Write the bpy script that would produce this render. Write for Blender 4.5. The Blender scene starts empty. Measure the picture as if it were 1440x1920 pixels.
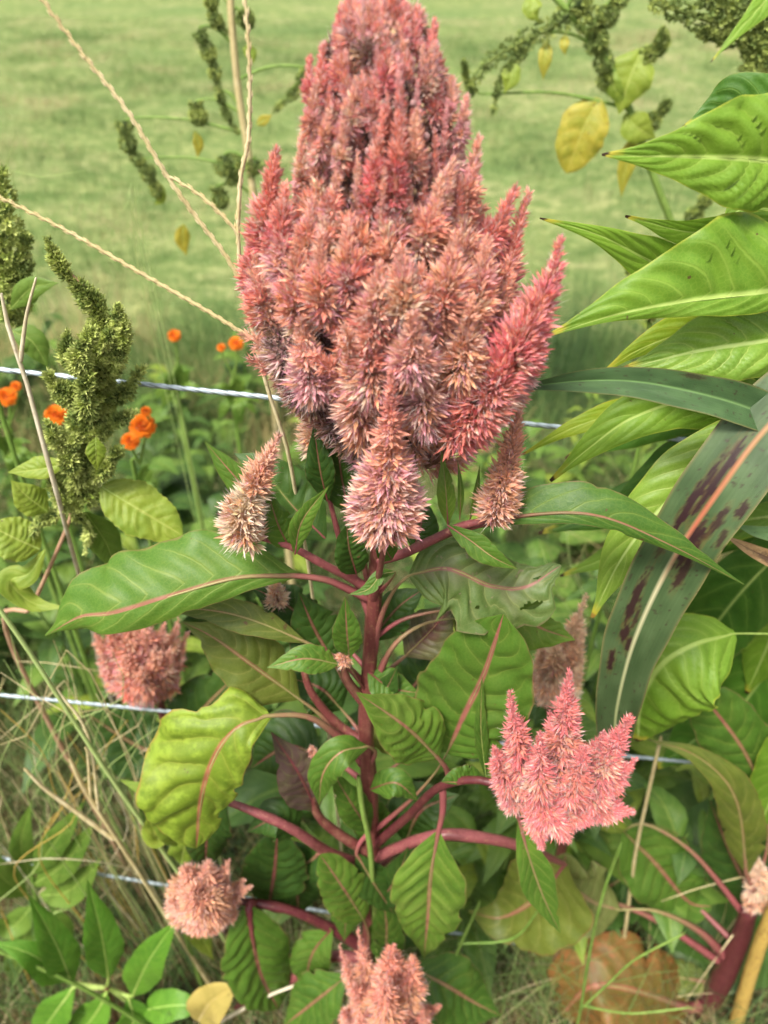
import bpy, math, random
import numpy as np
from mathutils import Vector

# ------------------------------------------------------------------ camera, sky, sun, exposure
PITCH = math.radians(38.0); CAMZ = 1.45; FPX = 1450.0
scene = bpy.context.scene
cam_data = bpy.data.cameras.new('camera'); cam = bpy.data.objects.new('camera', cam_data)
scene.collection.objects.link(cam); scene.camera = cam
cam.location = (0, 0, CAMZ); cam.rotation_euler = (math.pi/2 - PITCH, 0, 0)
cam_data.sensor_fit = 'VERTICAL'; cam_data.sensor_height = 36.0; cam_data.lens = FPX/1920*36.0
cam_data.clip_start = 0.02; cam_data.clip_end = 500
cam_data.dof.use_dof = True; cam_data.dof.focus_distance = 0.50
cam_data.dof.aperture_fstop = cam_data.lens/4.6

SUN_EL, SUN_AZ = math.radians(58), math.radians(215)     # azimuth clockwise from +Y
world = bpy.data.worlds.new('World'); scene.world = world; world.use_nodes = True
wn = world.node_tree; bg = wn.nodes['Background']
sky = wn.nodes.new('ShaderNodeTexSky'); sky.sky_type = 'NISHITA'; sky.sun_disc = False
sky.sun_elevation = SUN_EL; sky.sun_rotation = SUN_AZ; sky.dust_density = 4.0; sky.air_density = 1.0; sky.ozone_density = 0.6
hs = wn.nodes.new('ShaderNodeHueSaturation'); hs.inputs['Saturation'].default_value = 0.10
wn.links.new(sky.outputs[0], hs.inputs['Color']); wn.links.new(hs.outputs[0], bg.inputs[0]); bg.inputs[1].default_value = 0.06
sun_d = bpy.data.lights.new('sun', 'SUN'); sun = bpy.data.objects.new('sun', sun_d); scene.collection.objects.link(sun)
sun_d.energy = 1.5; sun_d.angle = math.radians(14); sun_d.color = (1.0, 0.94, 0.82)
sdir = Vector((math.sin(SUN_AZ)*math.cos(SUN_EL), math.cos(SUN_AZ)*math.cos(SUN_EL), math.sin(SUN_EL)))
sun.rotation_euler = sdir.to_track_quat('Z', 'Y').to_euler(); sun.location = sdir*30
vs = scene.view_settings; vs.view_transform = 'Standard'; vs.look = 'None'; vs.gamma = 1.0; vs.use_curve_mapping = False
vs.exposure = 1.84
scene.cycles.use_denoising = True; scene.cycles.use_adaptive_sampling = True; scene.cycles.adaptive_threshold = 0.02
scene.cycles.max_bounces = 6; scene.cycles.transmission_bounces = 4; scene.cycles.diffuse_bounces = 3; scene.cycles.glossy_bounces = 2

# ------------------------------------------------------------------ helpers
rng = np.random.default_rng(7); random.seed(7)
COL = scene.collection
CAM = np.array([0, 0, CAMZ]); FWD = np.array([0, math.cos(PITCH), -math.sin(PITCH)])
UPV = np.array([0, math.sin(PITCH), math.cos(PITCH)]); RGT = np.array([1.0, 0, 0])

def ray(px, py): return FWD + RGT*(px-720)/FPX + UPV*(960-py)/FPX
def P(px, py, Y):
    d = ray(px, py); return CAM + d*(Y/d[1])
def G(px, py, z=0.0):
    d = ray(px, py); return CAM + d*((z-CAMZ)/d[2])
def mpp(p): return float((p-CAM) @ FWD)/FPX           # metres per photo pixel at a point
def pp(pts): return np.array([P(*p) if len(p) == 3 else p for p in pts])
def nrm(a): return a/np.maximum(np.linalg.norm(a, axis=-1, keepdims=True), 1e-9)

def cr(pts, n):
    """Catmull-Rom through pts, n samples even in arc length"""
    pts = np.asarray(pts, float)
    if len(pts) == 2: return pts[0] + (pts[1]-pts[0])*np.linspace(0, 1, n)[:, None]
    p = np.vstack([2*pts[0]-pts[1], pts, 2*pts[-1]-pts[-2]]); out = []
    for i in range(len(pts)-1):
        t = np.linspace(0, 1, 14, endpoint=False)[:, None]
        a, b, c, d = p[i], p[i+1], p[i+2], p[i+3]
        out.append(.5*((2*b)+(c-a)*t+(2*a-5*b+4*c-d)*t*t+(3*b-a-3*c+d)*t**3))
    out = np.vstack(out+[pts[-1:]])
    s = np.r_[0, np.cumsum(np.linalg.norm(np.diff(out, axis=0), axis=1))]
    q = np.linspace(0, s[-1], n)
    return np.stack([np.interp(q, s, out[:, k]) for k in range(out.shape[1])], 1)

def tag(o, label=None, cat=None, group=None, kind=None):
    for k, v in (('label', label), ('category', cat), ('group', group), ('kind', kind)):
        if v: o[k] = v
    return o

def root(name, loc, label, cat, group=None):
    o = bpy.data.objects.new(name, None); COL.objects.link(o); o.location = tuple(loc); o.empty_display_size = .02
    return tag(o, label, cat, group)

def wloc(o):
    v = np.zeros(3)
    while o is not None:
        v = v + np.array(o.location); o = o.parent
    return v

def mk(name, V, F, mat, parent=None, uv=None, col=None, smooth=True, origin=None):
    """one mesh object; V world coords; F (n,3|4) array; uv per vertex; col per vertex rgb"""
    V = np.asarray(V, float)
    off = np.array(origin if origin is not None else (wloc(parent) if parent else (0, 0, 0)), float)
    me = bpy.data.meshes.new(name); F = np.asarray(F, np.int32)
    n, k = F.shape
    me.vertices.add(len(V)); me.vertices.foreach_set('co', (V-off).astype(np.float32).ravel())
    me.loops.add(n*k); me.loops.foreach_set('vertex_index', F.ravel())
    me.polygons.add(n); me.polygons.foreach_set('loop_start', np.arange(0, n*k, k, dtype=np.int32))
    me.polygons.foreach_set('use_smooth', np.full(n, smooth))
    if uv is not None:
        l = me.uv_layers.new(name='UVMap'); l.data.foreach_set('uv', np.asarray(uv, np.float32)[F.ravel()].ravel())
    if col is not None:
        a = me.color_attributes.new('col', 'FLOAT_COLOR', 'POINT')
        c = np.ones((len(V), 4), np.float32); c[:, :3] = col; a.data.foreach_set('color', c.ravel())
    me.update(calc_edges=True); me.materials.append(mat)
    o = bpy.data.objects.new(name, me); COL.objects.link(o)
    if parent: o.parent = parent
    if origin is not None: o.location = tuple(off - (wloc(parent) if parent else 0))
    return o

def copy_tree(o, parent=None):
    c = o.copy(); COL.objects.link(c); c.parent = parent
    for ch in list(o.children): copy_tree(ch, c)
    return c

def tube_geo(pts, rad, ns=8, bump=0.0, cap=True):
    pts = np.asarray(pts, float); n = len(pts); rad = np.broadcast_to(np.asarray(rad, float), (n,))
    t = nrm(np.gradient(pts, axis=0)); ref = np.array([.31, .17, .93]); a = nrm(np.cross(t, ref)); b = np.cross(t, a)
    th = np.linspace(0, 2*np.pi, ns, endpoint=False)
    R = rad[:, None]*(1+bump*rng.standard_normal((n, ns)))
    V = pts[:, None]+R[..., None]*(np.cos(th)[None, :, None]*a[:, None]+np.sin(th)[None, :, None]*b[:, None])
    i = np.arange(n-1)[:, None]*ns; j = np.arange(ns)[None]; j2 = (j+1) % ns
    F = np.stack([i+j, i+j2, i+ns+j2, i+ns+j], -1).reshape(-1, 4)
    V = V.reshape(-1, 3)
    if cap:
        V = np.vstack([V, pts[:1], pts[-1:]]); k = n*ns
        c0 = np.stack([np.full(ns, k), (j2+0)[0], j[0], j[0]], -1); c1 = np.stack([np.full(ns, k+1), j[0]+(n-1)*ns, j2[0]+(n-1)*ns, j2[0]+(n-1)*ns], -1)
        # triangles written as quads would be degenerate: keep the tube open at the ends but pinch them
        V[:ns] = pts[0]+(V[:ns]-pts[0])*.55; V[(n-1)*ns:n*ns] = pts[-1]+(V[(n-1)*ns:n*ns]-pts[-1])*.55; V = V[:-2]
    return V, F

def tube(name, pts, rad, mat, parent=None, n=24, ns=8, bump=0.0):
    c = cr(pts, n); r = np.interp(np.linspace(0, 1, n), np.linspace(0, 1, len(np.atleast_1d(rad))), np.atleast_1d(rad))
    if name == 'branch': q_ = np.linspace(0, 1, n); r = r*(1+.45*np.exp(-q_*16)+.12*np.exp(-((q_-rng.uniform(.35, .75))*22)**2))
    V, F = tube_geo(c, r, ns, bump)
    u = np.repeat(np.linspace(0, 1, n), ns); v = np.tile(np.linspace(0, 1, ns), n)
    return mk(name, V, F, mat, parent, uv=np.stack([u, v], 1))

# ------------------------------------------------------------------ materials
def lin(r, g, b):
    f = lambda c: (c/255/12.92 if c/255 <= .04045 else ((c/255+.055)/1.055)**2.4)
    return (f(r), f(g), f(b))

class NT:
    def __init__(s, name):
        s.m = bpy.data.materials.new(name); s.m.use_nodes = True; s.t = s.m.node_tree; s.t.nodes.clear()
        s.out = s.n('ShaderNodeOutputMaterial')
    def n(s, t, **kw):
        x = s.t.nodes.new(t)
        for k, v in kw.items(): setattr(x, k, v)
        return x
    def l(s, a, b): s.t.links.new(a, b)
    def put(s, sock, v):
        if hasattr(v, 'is_output'): s.l(v, sock)
        elif isinstance(v, tuple) and len(v) == 3 and sock.type == 'RGBA': sock.default_value = (*v, 1)
        else: sock.default_value = v
    def M(s, op, a, b=0.0, c=0.0, clamp=False):
        x = s.n('ShaderNodeMath', operation=op, use_clamp=clamp)
        for i, v in enumerate((a, b, c)): s.put(x.inputs[i], v)
        return x.outputs[0]
    def step(s, v, lo, hi, a=0.0, b=1.0):
        x = s.n('ShaderNodeMapRange', interpolation_type='SMOOTHSTEP')
        for i, q in enumerate((v, lo, hi, a, b)): s.put(x.inputs[i], q)
        return x.outputs[0]
    def mix(s, f, a, b, bt='MIX'):
        x = s.n('ShaderNodeMix', data_type='RGBA', blend_type=bt)
        s.put(x.inputs[0], f); s.put(x.inputs[6], a); s.put(x.inputs[7], b); return x.outputs[2]
    def noise(s, scale, detail=3.0, vec=None, rough=.55, dist=0.0):
        x = s.n('ShaderNodeTexNoise'); x.inputs['Scale'].default_value = scale; x.inputs['Detail'].default_value = detail
        x.inputs['Roughness'].default_value = rough; x.inputs['Distortion'].default_value = dist
        if vec is not None: s.l(vec, x.inputs['Vector'])
        return x.outputs['Fac']
    def bump(s, h, strength, dist):
        x = s.n('ShaderNodeBump'); x.inputs['Strength'].default_value = strength; x.inputs['Distance'].default_value = dist
        s.put(x.inputs['Height'], h); return x.outputs[0]
    def finish(s, col, rough=.5, spec=.4, trans=0.0, tcol=None, normal=None, sheen=0.0):
        p = s.n('ShaderNodeBsdfPrincipled'); s.put(p.inputs['Base Color'], col); s.put(p.inputs['Roughness'], rough)
        p.inputs['Specular IOR Level'].default_value = spec; p.inputs['Sheen Weight'].default_value = sheen
        if normal is not None: s.l(normal, p.inputs['Normal'])
        sh = p.outputs[0]
        if trans:
            t = s.n('ShaderNodeBsdfTranslucent'); s.put(t.inputs['Color'], tcol if tcol is not None else col)
            if normal is not None: s.l(normal, t.inputs['Normal'])
            x = s.n('ShaderNodeMixShader'); x.inputs[0].default_value = trans; s.l(sh, x.inputs[1]); s.l(t.outputs[0], x.inputs[2]); sh = x.outputs[0]
        s.l(sh, s.out.inputs[0]); return s.m

def leafc(c): return (min(255, c[0]*1.0), c[1]*.965, c[2]*.80) if c[1] > c[2] and c[1] >= c[0]*.9 else c
def leafmat(name, c1, c2, vein, rib=None, margin=None, tip=None, N=9.0, trans=.3, rough=.42, vs=.55, spots=.12, spotc=(90, 66, 42), warm=None, spec=.35, blush=None):
    kf = .95 if name.startswith('tall') else .90 if name in ('leaflet', 'yellowed_leaf', 'dry_leaf', 'weed_leaf_lime') else .84
    c1, c2, vein = [tuple(q*kf for q in leafc(x)) for x in (c1, c2, vein)]
    t = NT(name); uvn = t.n('ShaderNodeUVMap'); uvn.uv_map = 'UVMap'; sp = t.n('ShaderNodeSeparateXYZ'); t.l(uvn.outputs[0], sp.inputs[0])
    u, v = sp.outputs[0], sp.outputs[1]
    s = t.M('ABSOLUTE', t.M('MULTIPLY', t.M('SUBTRACT', v, .5), 2.0))
    tc = t.n('ShaderNodeTexCoord').outputs['Object']; info = t.n('ShaderNodeObjectInfo').outputs['Random']
    big = t.noise(34, 3, tc); fine = t.noise(420, 2, tc); med = t.noise(120, 3, tc)
    col = t.mix(t.step(t.M('ADD', big, t.M('MULTIPLY', t.M('SUBTRACT', info, .5), .3)), .3, .7), lin(*c1), lin(*c2))
    if warm: col = t.mix(t.step(t.M('ADD', med, t.M('MULTIPLY', s, .25)), .55, .85, 0, .8), col, lin(*warm))
    if blush: col = t.mix(t.step(t.M('ADD', big, t.M('SUBTRACT', .3, t.M('MULTIPLY', s, .5))), .5, .95, 0, .7), col, lin(*blush))
    # lateral veins, matching the modelled pucker
    w = t.M('MULTIPLY', t.M('SUBTRACT', u, t.M('ADD', t.M('MULTIPLY', s, .10), t.M('MULTIPLY', t.M('MULTIPLY', s, s), .12))), N)
    w = t.M('ADD', w, t.M('MULTIPLY', t.M('SUBTRACT', t.noise(60, 2, tc), .5), .22))
    tri = t.M('ABSOLUTE', t.M('SUBTRACT', t.M('FRACT', t.M('ADD', w, .5)), .5))
    fade = t.step(s, 1.0, .55, .15, 1)
    lat = t.M('MULTIPLY', t.step(tri, .065, .012, 0, 1), fade)
    halo = t.M('MULTIPLY', t.step(tri, .30, .02, 0, .22), fade)
    tri2 = t.M('ABSOLUTE', t.M('SUBTRACT', t.M('FRACT', t.M('MULTIPLY', t.M('ADD', u, t.M('ADD', t.M('MULTIPLY', s, .35), t.M('MULTIPLY', big, .25))), N*3.1)), .5))
    cross = t.M('MULTIPLY', t.step(tri2, .08, .01, 0, .18), t.step(fine, .35, .6))
    vor = t.n('ShaderNodeTexVoronoi', feature='DISTANCE_TO_EDGE'); vor.inputs['Scale'].default_value = 330; t.l(tc, vor.inputs['Vector'])
    net = t.step(vor.outputs['Distance'], .14, .02)
    col = t.mix(t.step(t.noise(75, 4, tc, .65), .35, .75, 0, .38), col, t.mix(1.0, col, (.62, .70, .50), 'MULTIPLY'))
    col = t.mix(t.step(t.noise(17, 3, tc, .6), .5, .75, 0, .30), col, lin(*vein))
    col = t.mix(t.M('MULTIPLY', net, .13), col, lin(*vein))
    col = t.mix(cross, col, lin(*vein))
    col = t.mix(t.M('MULTIPLY', halo, vs*1.4), col, lin(*vein))
    col = t.mix(t.M('MULTIPLY', lat, vs*.85), col, lin(*vein))
    ribm = t.step(s, .075, .02); col = t.mix(t.M('MULTIPLY', ribm, .85), col, lin(*(rib or vein)))
    edge = t.M('ADD', s, t.M('MULTIPLY', t.M('SUBTRACT', med, .5), .12))
    if margin: col = t.mix(t.step(edge, .95, 1.0, 0, .55), col, lin(*margin))
    if tip:
        col = t.mix(t.step(t.M('ADD', u, t.M('MULTIPLY', t.M('SUBTRACT', med, .5), .06)), .93, .985), col, lin(190, 180, 64))
        col = t.mix(t.step(u, .978, .988), col, lin(*tip))
    if spots: col = t.mix(t.step(t.noise(150, 2, tc), .74-spots*.12, .78-spots*.1, 0, .85), col, lin(*spotc))
    h = t.M('ADD', t.M('MULTIPLY', fine, .25), t.M('ADD', t.M('MULTIPLY', net, -.12), t.M('ADD', t.M('MULTIPLY', lat, -.6), t.M('MULTIPLY', t.noise(140, 4, tc, .6), 1.1))))
    tcol = t.mix(.5, col, (.35, .55, .03), 'MULTIPLY'); tcol = t.mix(.55, col, tcol)
    rg = t.M('ADD', t.M('MULTIPLY', med, .25), rough-.02)
    return t.finish(col, rg, spec+.02, trans*(.68 if not name.startswith('tall') else .9), col, t.bump(h, .38, .0007))

def simplemat(name, c1, c2, scale=60, rough=.6, trans=0, streak=None, bump=.3, spec=.3, c3=None):
    t = NT(name); tc = t.n('ShaderNodeTexCoord').outputs['Object']; info = t.n('ShaderNodeObjectInfo').outputs['Random']
    mp_ = t.n('ShaderNodeMapping'); mp_.inputs['Scale'].default_value = (5, 5, .5); t.l(tc, mp_.inputs[0]); st = t.noise(scale, 3, mp_.outputs[0])
    f = t.noise(scale, 4, tc); f2 = t.noise(scale*5, 2, tc)
    col = t.mix(t.step(t.M('ADD', f, t.M('MULTIPLY', t.M('SUBTRACT', info, .5), .35)), .32, .68), lin(*c1), lin(*c2))
    if c3: col = t.mix(t.step(f2, .55, .75, 0, .7), col, lin(*c3))
    col = t.mix(t.step(st, .45, .72, 0, .55), col, t.mix(1.0, col, (.55, .5, .5), 'MULTIPLY'))
    return t.finish(col, rough, spec, trans, None, t.bump(t.M('ADD', f2, st), bump, .0008))

def colmat(name, rough=.6, trans=.3, sheen=.15, spec=.25):
    t = NT(name); a = t.n('ShaderNodeVertexColor'); a.layer_name = 'col'
    return t.finish(a.outputs[0], rough, spec, trans, None, None, sheen)

MAT = dict(
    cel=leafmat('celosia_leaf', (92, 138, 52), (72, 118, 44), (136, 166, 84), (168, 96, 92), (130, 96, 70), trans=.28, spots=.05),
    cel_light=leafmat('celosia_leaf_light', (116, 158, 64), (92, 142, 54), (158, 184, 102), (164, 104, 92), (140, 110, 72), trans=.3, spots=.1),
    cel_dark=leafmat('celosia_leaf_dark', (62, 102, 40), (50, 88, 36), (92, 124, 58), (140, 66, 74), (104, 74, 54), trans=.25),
    cel_yellow=leafmat('celosia_leaf_yellowing', (132, 166, 56), (98, 142, 46), (176, 194, 92), (176, 100, 84), (150, 96, 60), N=7, trans=.33, spots=.2, warm=(148, 172, 58)),
    cel_purple=leafmat('celosia_leaf_purple_underside', (116, 88, 88), (98, 106, 72), (148, 150, 118), (140, 50, 74), (110, 66, 70), trans=.15, rough=.4, blush=(106, 50, 66)),
    cel_grey=leafmat('celosia_leaf_worn', (104, 136, 78), (88, 120, 62), (146, 160, 112), (150, 96, 90), (120, 100, 76), trans=.2, spots=.6, spotc=(118, 110, 84), blush=(122, 118, 96)),
    cel_olive=leafmat('celosia_leaf_olive', (116, 134, 58), (96, 118, 50), (152, 160, 96), (158, 92, 84), (130, 90, 60), trans=.25, spots=.2),
    cel_pale=leafmat('celosia_leaf_pale', (140, 152, 96), (122, 140, 84), (168, 172, 126), (168, 110, 100), (140, 120, 86), trans=.2, spots=.15),
    cel_orange=leafmat('celosia_leaf_orange', (138, 98, 50), (124, 118, 58), (172, 142, 80), (176, 92, 84), (140, 78, 50), N=8, trans=.25, spots=.3, warm=(150, 92, 52)),
    rt=leafmat('tall_leaf', (126, 170, 62), (106, 152, 50), (160, 194, 98), (184, 206, 112), (188, 190, 72), (60, 40, 28), N=10, trans=.33, vs=.42, rough=.40),
    rt_pale=leafmat('tall_leaf_pale', (136, 176, 78), (116, 160, 66), (176, 204, 122), (188, 208, 126), (176, 176, 80), (150, 120, 54), N=10, trans=.3, rough=.34),
    rt_yellow=leafmat('tall_leaf_yellow', (150, 178, 46), (126, 164, 46), (176, 196, 84), (190, 204, 96), (206, 176, 48), (150, 90, 40), N=9, trans=.35),
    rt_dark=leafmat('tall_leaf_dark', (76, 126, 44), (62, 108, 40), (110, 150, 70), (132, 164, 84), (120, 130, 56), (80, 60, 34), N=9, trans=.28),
    weed=leafmat('weed_leaf', (118, 158, 70), (92, 138, 56), (150, 180, 100), None, None, N=6, trans=.3, vs=.35),
    weed_lime=leafmat('weed_leaf_lime', (150, 176, 72), (122, 158, 60), (176, 194, 110), None, (170, 170, 80), N=6, trans=.35, vs=.4),
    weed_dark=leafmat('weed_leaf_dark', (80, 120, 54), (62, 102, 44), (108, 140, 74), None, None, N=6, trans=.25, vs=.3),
    leaflet=leafmat('leaflet', (104, 162, 56), (84, 144, 48), (134, 178, 84), (146, 180, 84), (110, 140, 60), N=11, trans=.3, vs=.35, spots=.05),
    gold=leafmat('yellowed_leaf', (186, 178, 70), (162, 172, 70), (196, 190, 100), None, (160, 136, 60), N=6, trans=.35, spots=.5, warm=(180, 166, 62)),
    dryleaf=leafmat('dry_leaf', (196, 176, 96), (176, 158, 92), (200, 184, 124), None, (150, 110, 60), N=6, trans=.3, spots=.3),
    floret=colmat('floret', .65, .22, .25, .3), seed=colmat('seed_floret', .7, .22, .0, .2), petal=colmat('petal', .6, .25, .1),
    redstem=simplemat('red_stem', (112, 58, 56), (138, 90, 78), 90, .42, 0, c3=(150, 122, 84), spec=.45),
    pinkstem=simplemat('pink_stem', (140, 78, 80), (122, 64, 66), 70, .42, .05, spec=.45, c3=(176, 128, 106)),
    darkstem=simplemat('dark_red_stem', (88, 38, 44), (104, 54, 54), 80, .42, 0, spec=.45, c3=(132, 90, 70)),
    greenstem=simplemat('green_stem', (132, 160, 78), (110, 142, 62), 60, .5, .1),
    limestem=simplemat('lime_stem', (176, 196, 124), (158, 182, 104), 60, .5, .1),
    tanstem=simplemat('tan_stem', (222, 208, 166), (200, 184, 134), 60, .65, .05, c3=(150, 132, 92)),
    whitestem=simplemat('bleached_stem', (222, 212, 186), (196, 184, 150), 60, .65, .05, c3=(176, 158, 128)),
    pinktan=simplemat('pink_tan_stem', (196, 160, 130), (180, 140, 112), 40, .6, 0, c3=(150, 140, 90)),
    yellowstem=simplemat('yellow_dry_stem', (204, 172, 84), (188, 158, 84), 40, .55, 0, c3=(140, 84, 44)),
    rib=simplemat('pale_rib', (178, 200, 112), (160, 186, 92), 50, .45, .15),
    wire=None)

def fademat(name, c1, c2, c3):
    """petiole colour running out into the blade's own pale rib"""
    t = NT(name); uvn = t.n('ShaderNodeUVMap'); uvn.uv_map = 'UVMap'; sp = t.n('ShaderNodeSeparateXYZ'); t.l(uvn.outputs[0], sp.inputs[0])
    tc = t.n('ShaderNodeTexCoord').outputs['Object']; f = t.noise(80, 3, tc)
    col = t.mix(t.step(f, .3, .7), lin(*c1), lin(*c2)); col = t.mix(t.step(t.M('ADD', sp.outputs[0], t.M('MULTIPLY', f, .3)), .22, .85, 0, .92), col, lin(*c3))
    return t.finish(col, .45, .4, .08)
MAT['pinkstem_fade'] = fademat('petiole_pink', (146, 80, 82), (130, 72, 72), (150, 150, 92))
MAT['redstem_fade'] = fademat('petiole_red', (124, 60, 62), (112, 58, 56), (122, 112, 72))
MAT['darkstem_fade'] = fademat('petiole_dark', (114, 46, 58), (120, 62, 62), (128, 92, 72))
t = NT('galvanised_wire'); tc = t.n('ShaderNodeTexCoord').outputs['Object']
f = t.noise(140, 4, tc); p = t.n('ShaderNodeBsdfPrincipled'); t.put(p.inputs['Base Color'], t.mix(t.step(f, .35, .7), lin(158, 172, 180), lin(196, 208, 214)))
p.inputs['Metallic'].default_value = .55; t.put(p.inputs['Roughness'], t.step(f, .3, .7, .38, .6)); t.l(p.outputs[0], t.out.inputs[0]); MAT['wire'] = t.m

# ------------------------------------------------------------------ builders: leaf, spike
PROF = {
 'ov': [(0, .06), (.08, .36), (.22, .82), (.38, 1), (.58, .88), (.78, .48), (.91, .17), (1, .01)],
 'lance': [(0, .05), (.15, .5), (.35, .95), (.5, 1), (.7, .7), (.85, .33), (1, .01)],
 'acum': [(0, .06), (.12, .6), (.28, 1), (.45, .92), (.62, .62), (.78, .3), (.9, .12), (1, .02)],
 'long': [(0, .35), (.2, .8), (.4, 1), (.6, .88), (.78, .5), (.9, .2), (.97, .1), (1, .06)],
 'broad': [(0, .05), (.09, .4), (.28, .9), (.48, 1), (.66, .97), (.78, .74), (.86, .4), (.92, .14), (1, .02)],
 'round': [(0, .1), (.1, .6), (.3, .98), (.55, 1), (.8, .72), (.93, .38), (1, .03)],
 'grass': [(0, .9), (.3, 1), (.6, .95), (.85, .55), (1, .03)],
 'band': [(0, 1), (.45, 1), (.75, .82), (.9, .68), (1, .5)]}
PROF = {k: cr(v, 60) for k, v in PROF.items()}

def leaf_geo(mid, wl, wr, prof='ov', fold=(0, 0), roll=0.0, curl=0.0, pk=.10, wave=.0, N=9, nu=40, nv=15, bites=(), serr=0.0, view=None, ph=None):
    mid = cr(mid, nu); u = np.linspace(0, 1, nu); t = nrm(np.gradient(mid, axis=0))
    nv_ = nrm(CAM-mid) if view is None else np.broadcast_to(np.asarray(view, float), mid.shape)
    side = nrm(np.cross(t, nv_)); n = np.cross(side, t)
    r = np.radians(np.interp(u, np.linspace(0, 1, len(np.atleast_1d(roll))), np.atleast_1d(roll)))[:, None]
    side, n = side*np.cos(r)+n*np.sin(r), n*np.cos(r)-side*np.sin(r)
    pr = np.interp(u, PROF[prof][:, 0], np.maximum(PROF[prof][:, 1], .005))
    v = np.linspace(-1, 1, nv); s = np.abs(v); ph = rng.uniform(0, 6.28) if ph is None else ph
    W = np.where(v[None] < 0, wl, wr)*pr[:, None]
    if serr: W = W*(1+serr*(np.abs(((u*14+ph) % 1)-.5)*2-.5))[:, None]
    e = rng.uniform(0, 6.28, 6)
    W = W*(1+.035*np.sin(u[:, None]*17+e[0]+np.where(v < 0, 2., 0)[None])+.018*np.sin(u[:, None]*41+e[1]+np.where(v < 0, 1., 0)[None]))
    holes = []
    for bt in bites:                       # bites at the margin pull the outline in, inner ones are holes
        (bu, bv, ru, rv) = bt
        if .2 < bv < .8: holes.append(bt); continue
        nt = np.clip(1-np.abs((u-bu)/ru)**2.4, 0, 1)**.5*min(.85, 2.6*rv)*(1+.12*np.sin(u*130))
        W = W*np.where((v < 0)[None] == (bv < .5), 1-nt[:, None], 1)
    bites = holes
    jit = (.022*np.sin(u*9+e[2])+.014*np.sin(u*21+e[3]))*4*u*(1-u); jit2 = (.022*np.sin(u*8+e[4])+.014*np.sin(u*23+e[5]))*4*u*(1-u)+.5/N*np.clip(u*6, 0, 1)*np.clip((1-u)*6, 0, 1)
    uj = u[:, None]+np.where(v < 0, 1, 0)[None]*jit[:, None]+np.where(v > 0, 1, 0)[None]*jit2[:, None]
    fo = np.radians(np.where(v < 0, fold[0], fold[1])) + np.radians(curl)*s*.6
    d = side[:, None]*np.cos(fo)[None, :, None]+n[:, None]*np.sin(fo)[None, :, None]
    sg = np.sign(v)
    V = mid[:, None]+d*(W*s[None]*sg[None])[..., None]*np.where(sg >= 0, 1, 1)[None, :, None]
    # the left half must rise, not sink, with a positive fold
    V = V + n[:, None]*(np.where(v < 0, 2*np.sin(fo)*s, 0)[None]*W)[..., None]
    ww = N*(uj-.10*s[None]-.12*s[None]**2); puck = np.abs(np.sin(np.pi*ww))**.8*(4*s*(1-s))[None]**.7
    z = 1.5*pk*W*puck + wave*W*(s[None]**2)*np.sin(2*np.pi*(2.3*u[:, None])+ph+np.where(v < 0, 1.7, 0)[None])
    g = rng.uniform(0, 6.28, 5); wm = max(wl, wr)
    und = np.sin(u[:, None]*7+g[0]+v[None]*1.8)+.7*np.sin(u[:, None]*13+g[1]-v[None]*2.9)+.5*np.sin(u[:, None]*23+g[2]+v[None]*4.5)
    z = z + (.045 if pk else .02)*wm*und*np.minimum(W/wm, 1)*(.25+s[None])
    z = z + (.03 if pk else 0)*wm*np.sin(u[:, None]*55+g[3])*s[None]**3*np.minimum(W/wm, 1)
    V = V+n[:, None]*z[..., None]
    i = np.arange(nu-1)[:, None]*nv; j = np.arange(nv-1)[None]
    F = np.stack([i+j, i+j+1, i+nv+j+1, i+nv+j], -1).reshape(-1, 4)
    UV = np.stack(np.broadcast_arrays(uj, .5+.5*v[None]), -1).reshape(-1, 2)
    if bites:
        fc = UV[F].mean(1); keep = np.ones(len(F), bool)
        for (bu, bv, ru, rv) in bites:
            ang = np.arctan2((fc[:, 1]-bv)/rv, (fc[:, 0]-bu)/ru)
            keep &= np.hypot((fc[:, 0]-bu)/ru, (fc[:, 1]-bv)/rv) > 1+.25*np.sin(3*ang+bu*40)
        F = F[keep]
    return V.reshape(-1, 3), F, UV, mid

def LF(parent, pts, w, mat='cel', wr=None, pet=None, pr=4.0, ribm='pinkstem', name='leaf', rib=True, **kw):
    """a leaf: pts = midrib base>tip (px,py,Y), w / wr = half widths in photo px left / right of it, pet = petiole points ahead of the blade"""
    if mat.startswith('cel') and kw.get('nu', 40) >= 40 and not kw.get('bites'):
        kw['bites'] = [(rng.uniform(.25, .85), rng.choice([.02, .98]), rng.uniform(.012, .035), rng.uniform(.03, .10)) for _ in range(rng.integers(1, 4))]; kw.setdefault('nu', 48)
    mid = pp(pts); k = mpp(mid[len(mid)//2]); wl = w*k; wrr = (w if wr is None else wr)*k
    V, F, UV, m = leaf_geo(mid, wl, wrr, **kw)
    o = mk(name, V, F, MAT[mat], parent, uv=UV)
    if rib:
        path = m[:int(len(m)*.9):3]
        if pet is not None: path = np.vstack([pp(pet), path])
        np_ = len(pet) if pet is not None else 0
        n = 34; c = cr(path, n); r0 = pr*k
        rr = r0*np.interp(np.linspace(0, 1, n), [0, .25, .55, 1], [1.4, .8, .26, .05] if np_ else [.5, .36, .22, .05])
        Vt, Ft = tube_geo(c, rr, 6)
        uv = np.stack([np.repeat(np.linspace(0, 1, n), 6), np.tile(np.linspace(0, 1, 6), n)], 1)
        mk('petiole' if np_ else 'midrib', Vt, Ft, MAT[ribm+'_fade'] if ribm+'_fade' in MAT else MAT[ribm], o, uv=uv)
    return o

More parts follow.
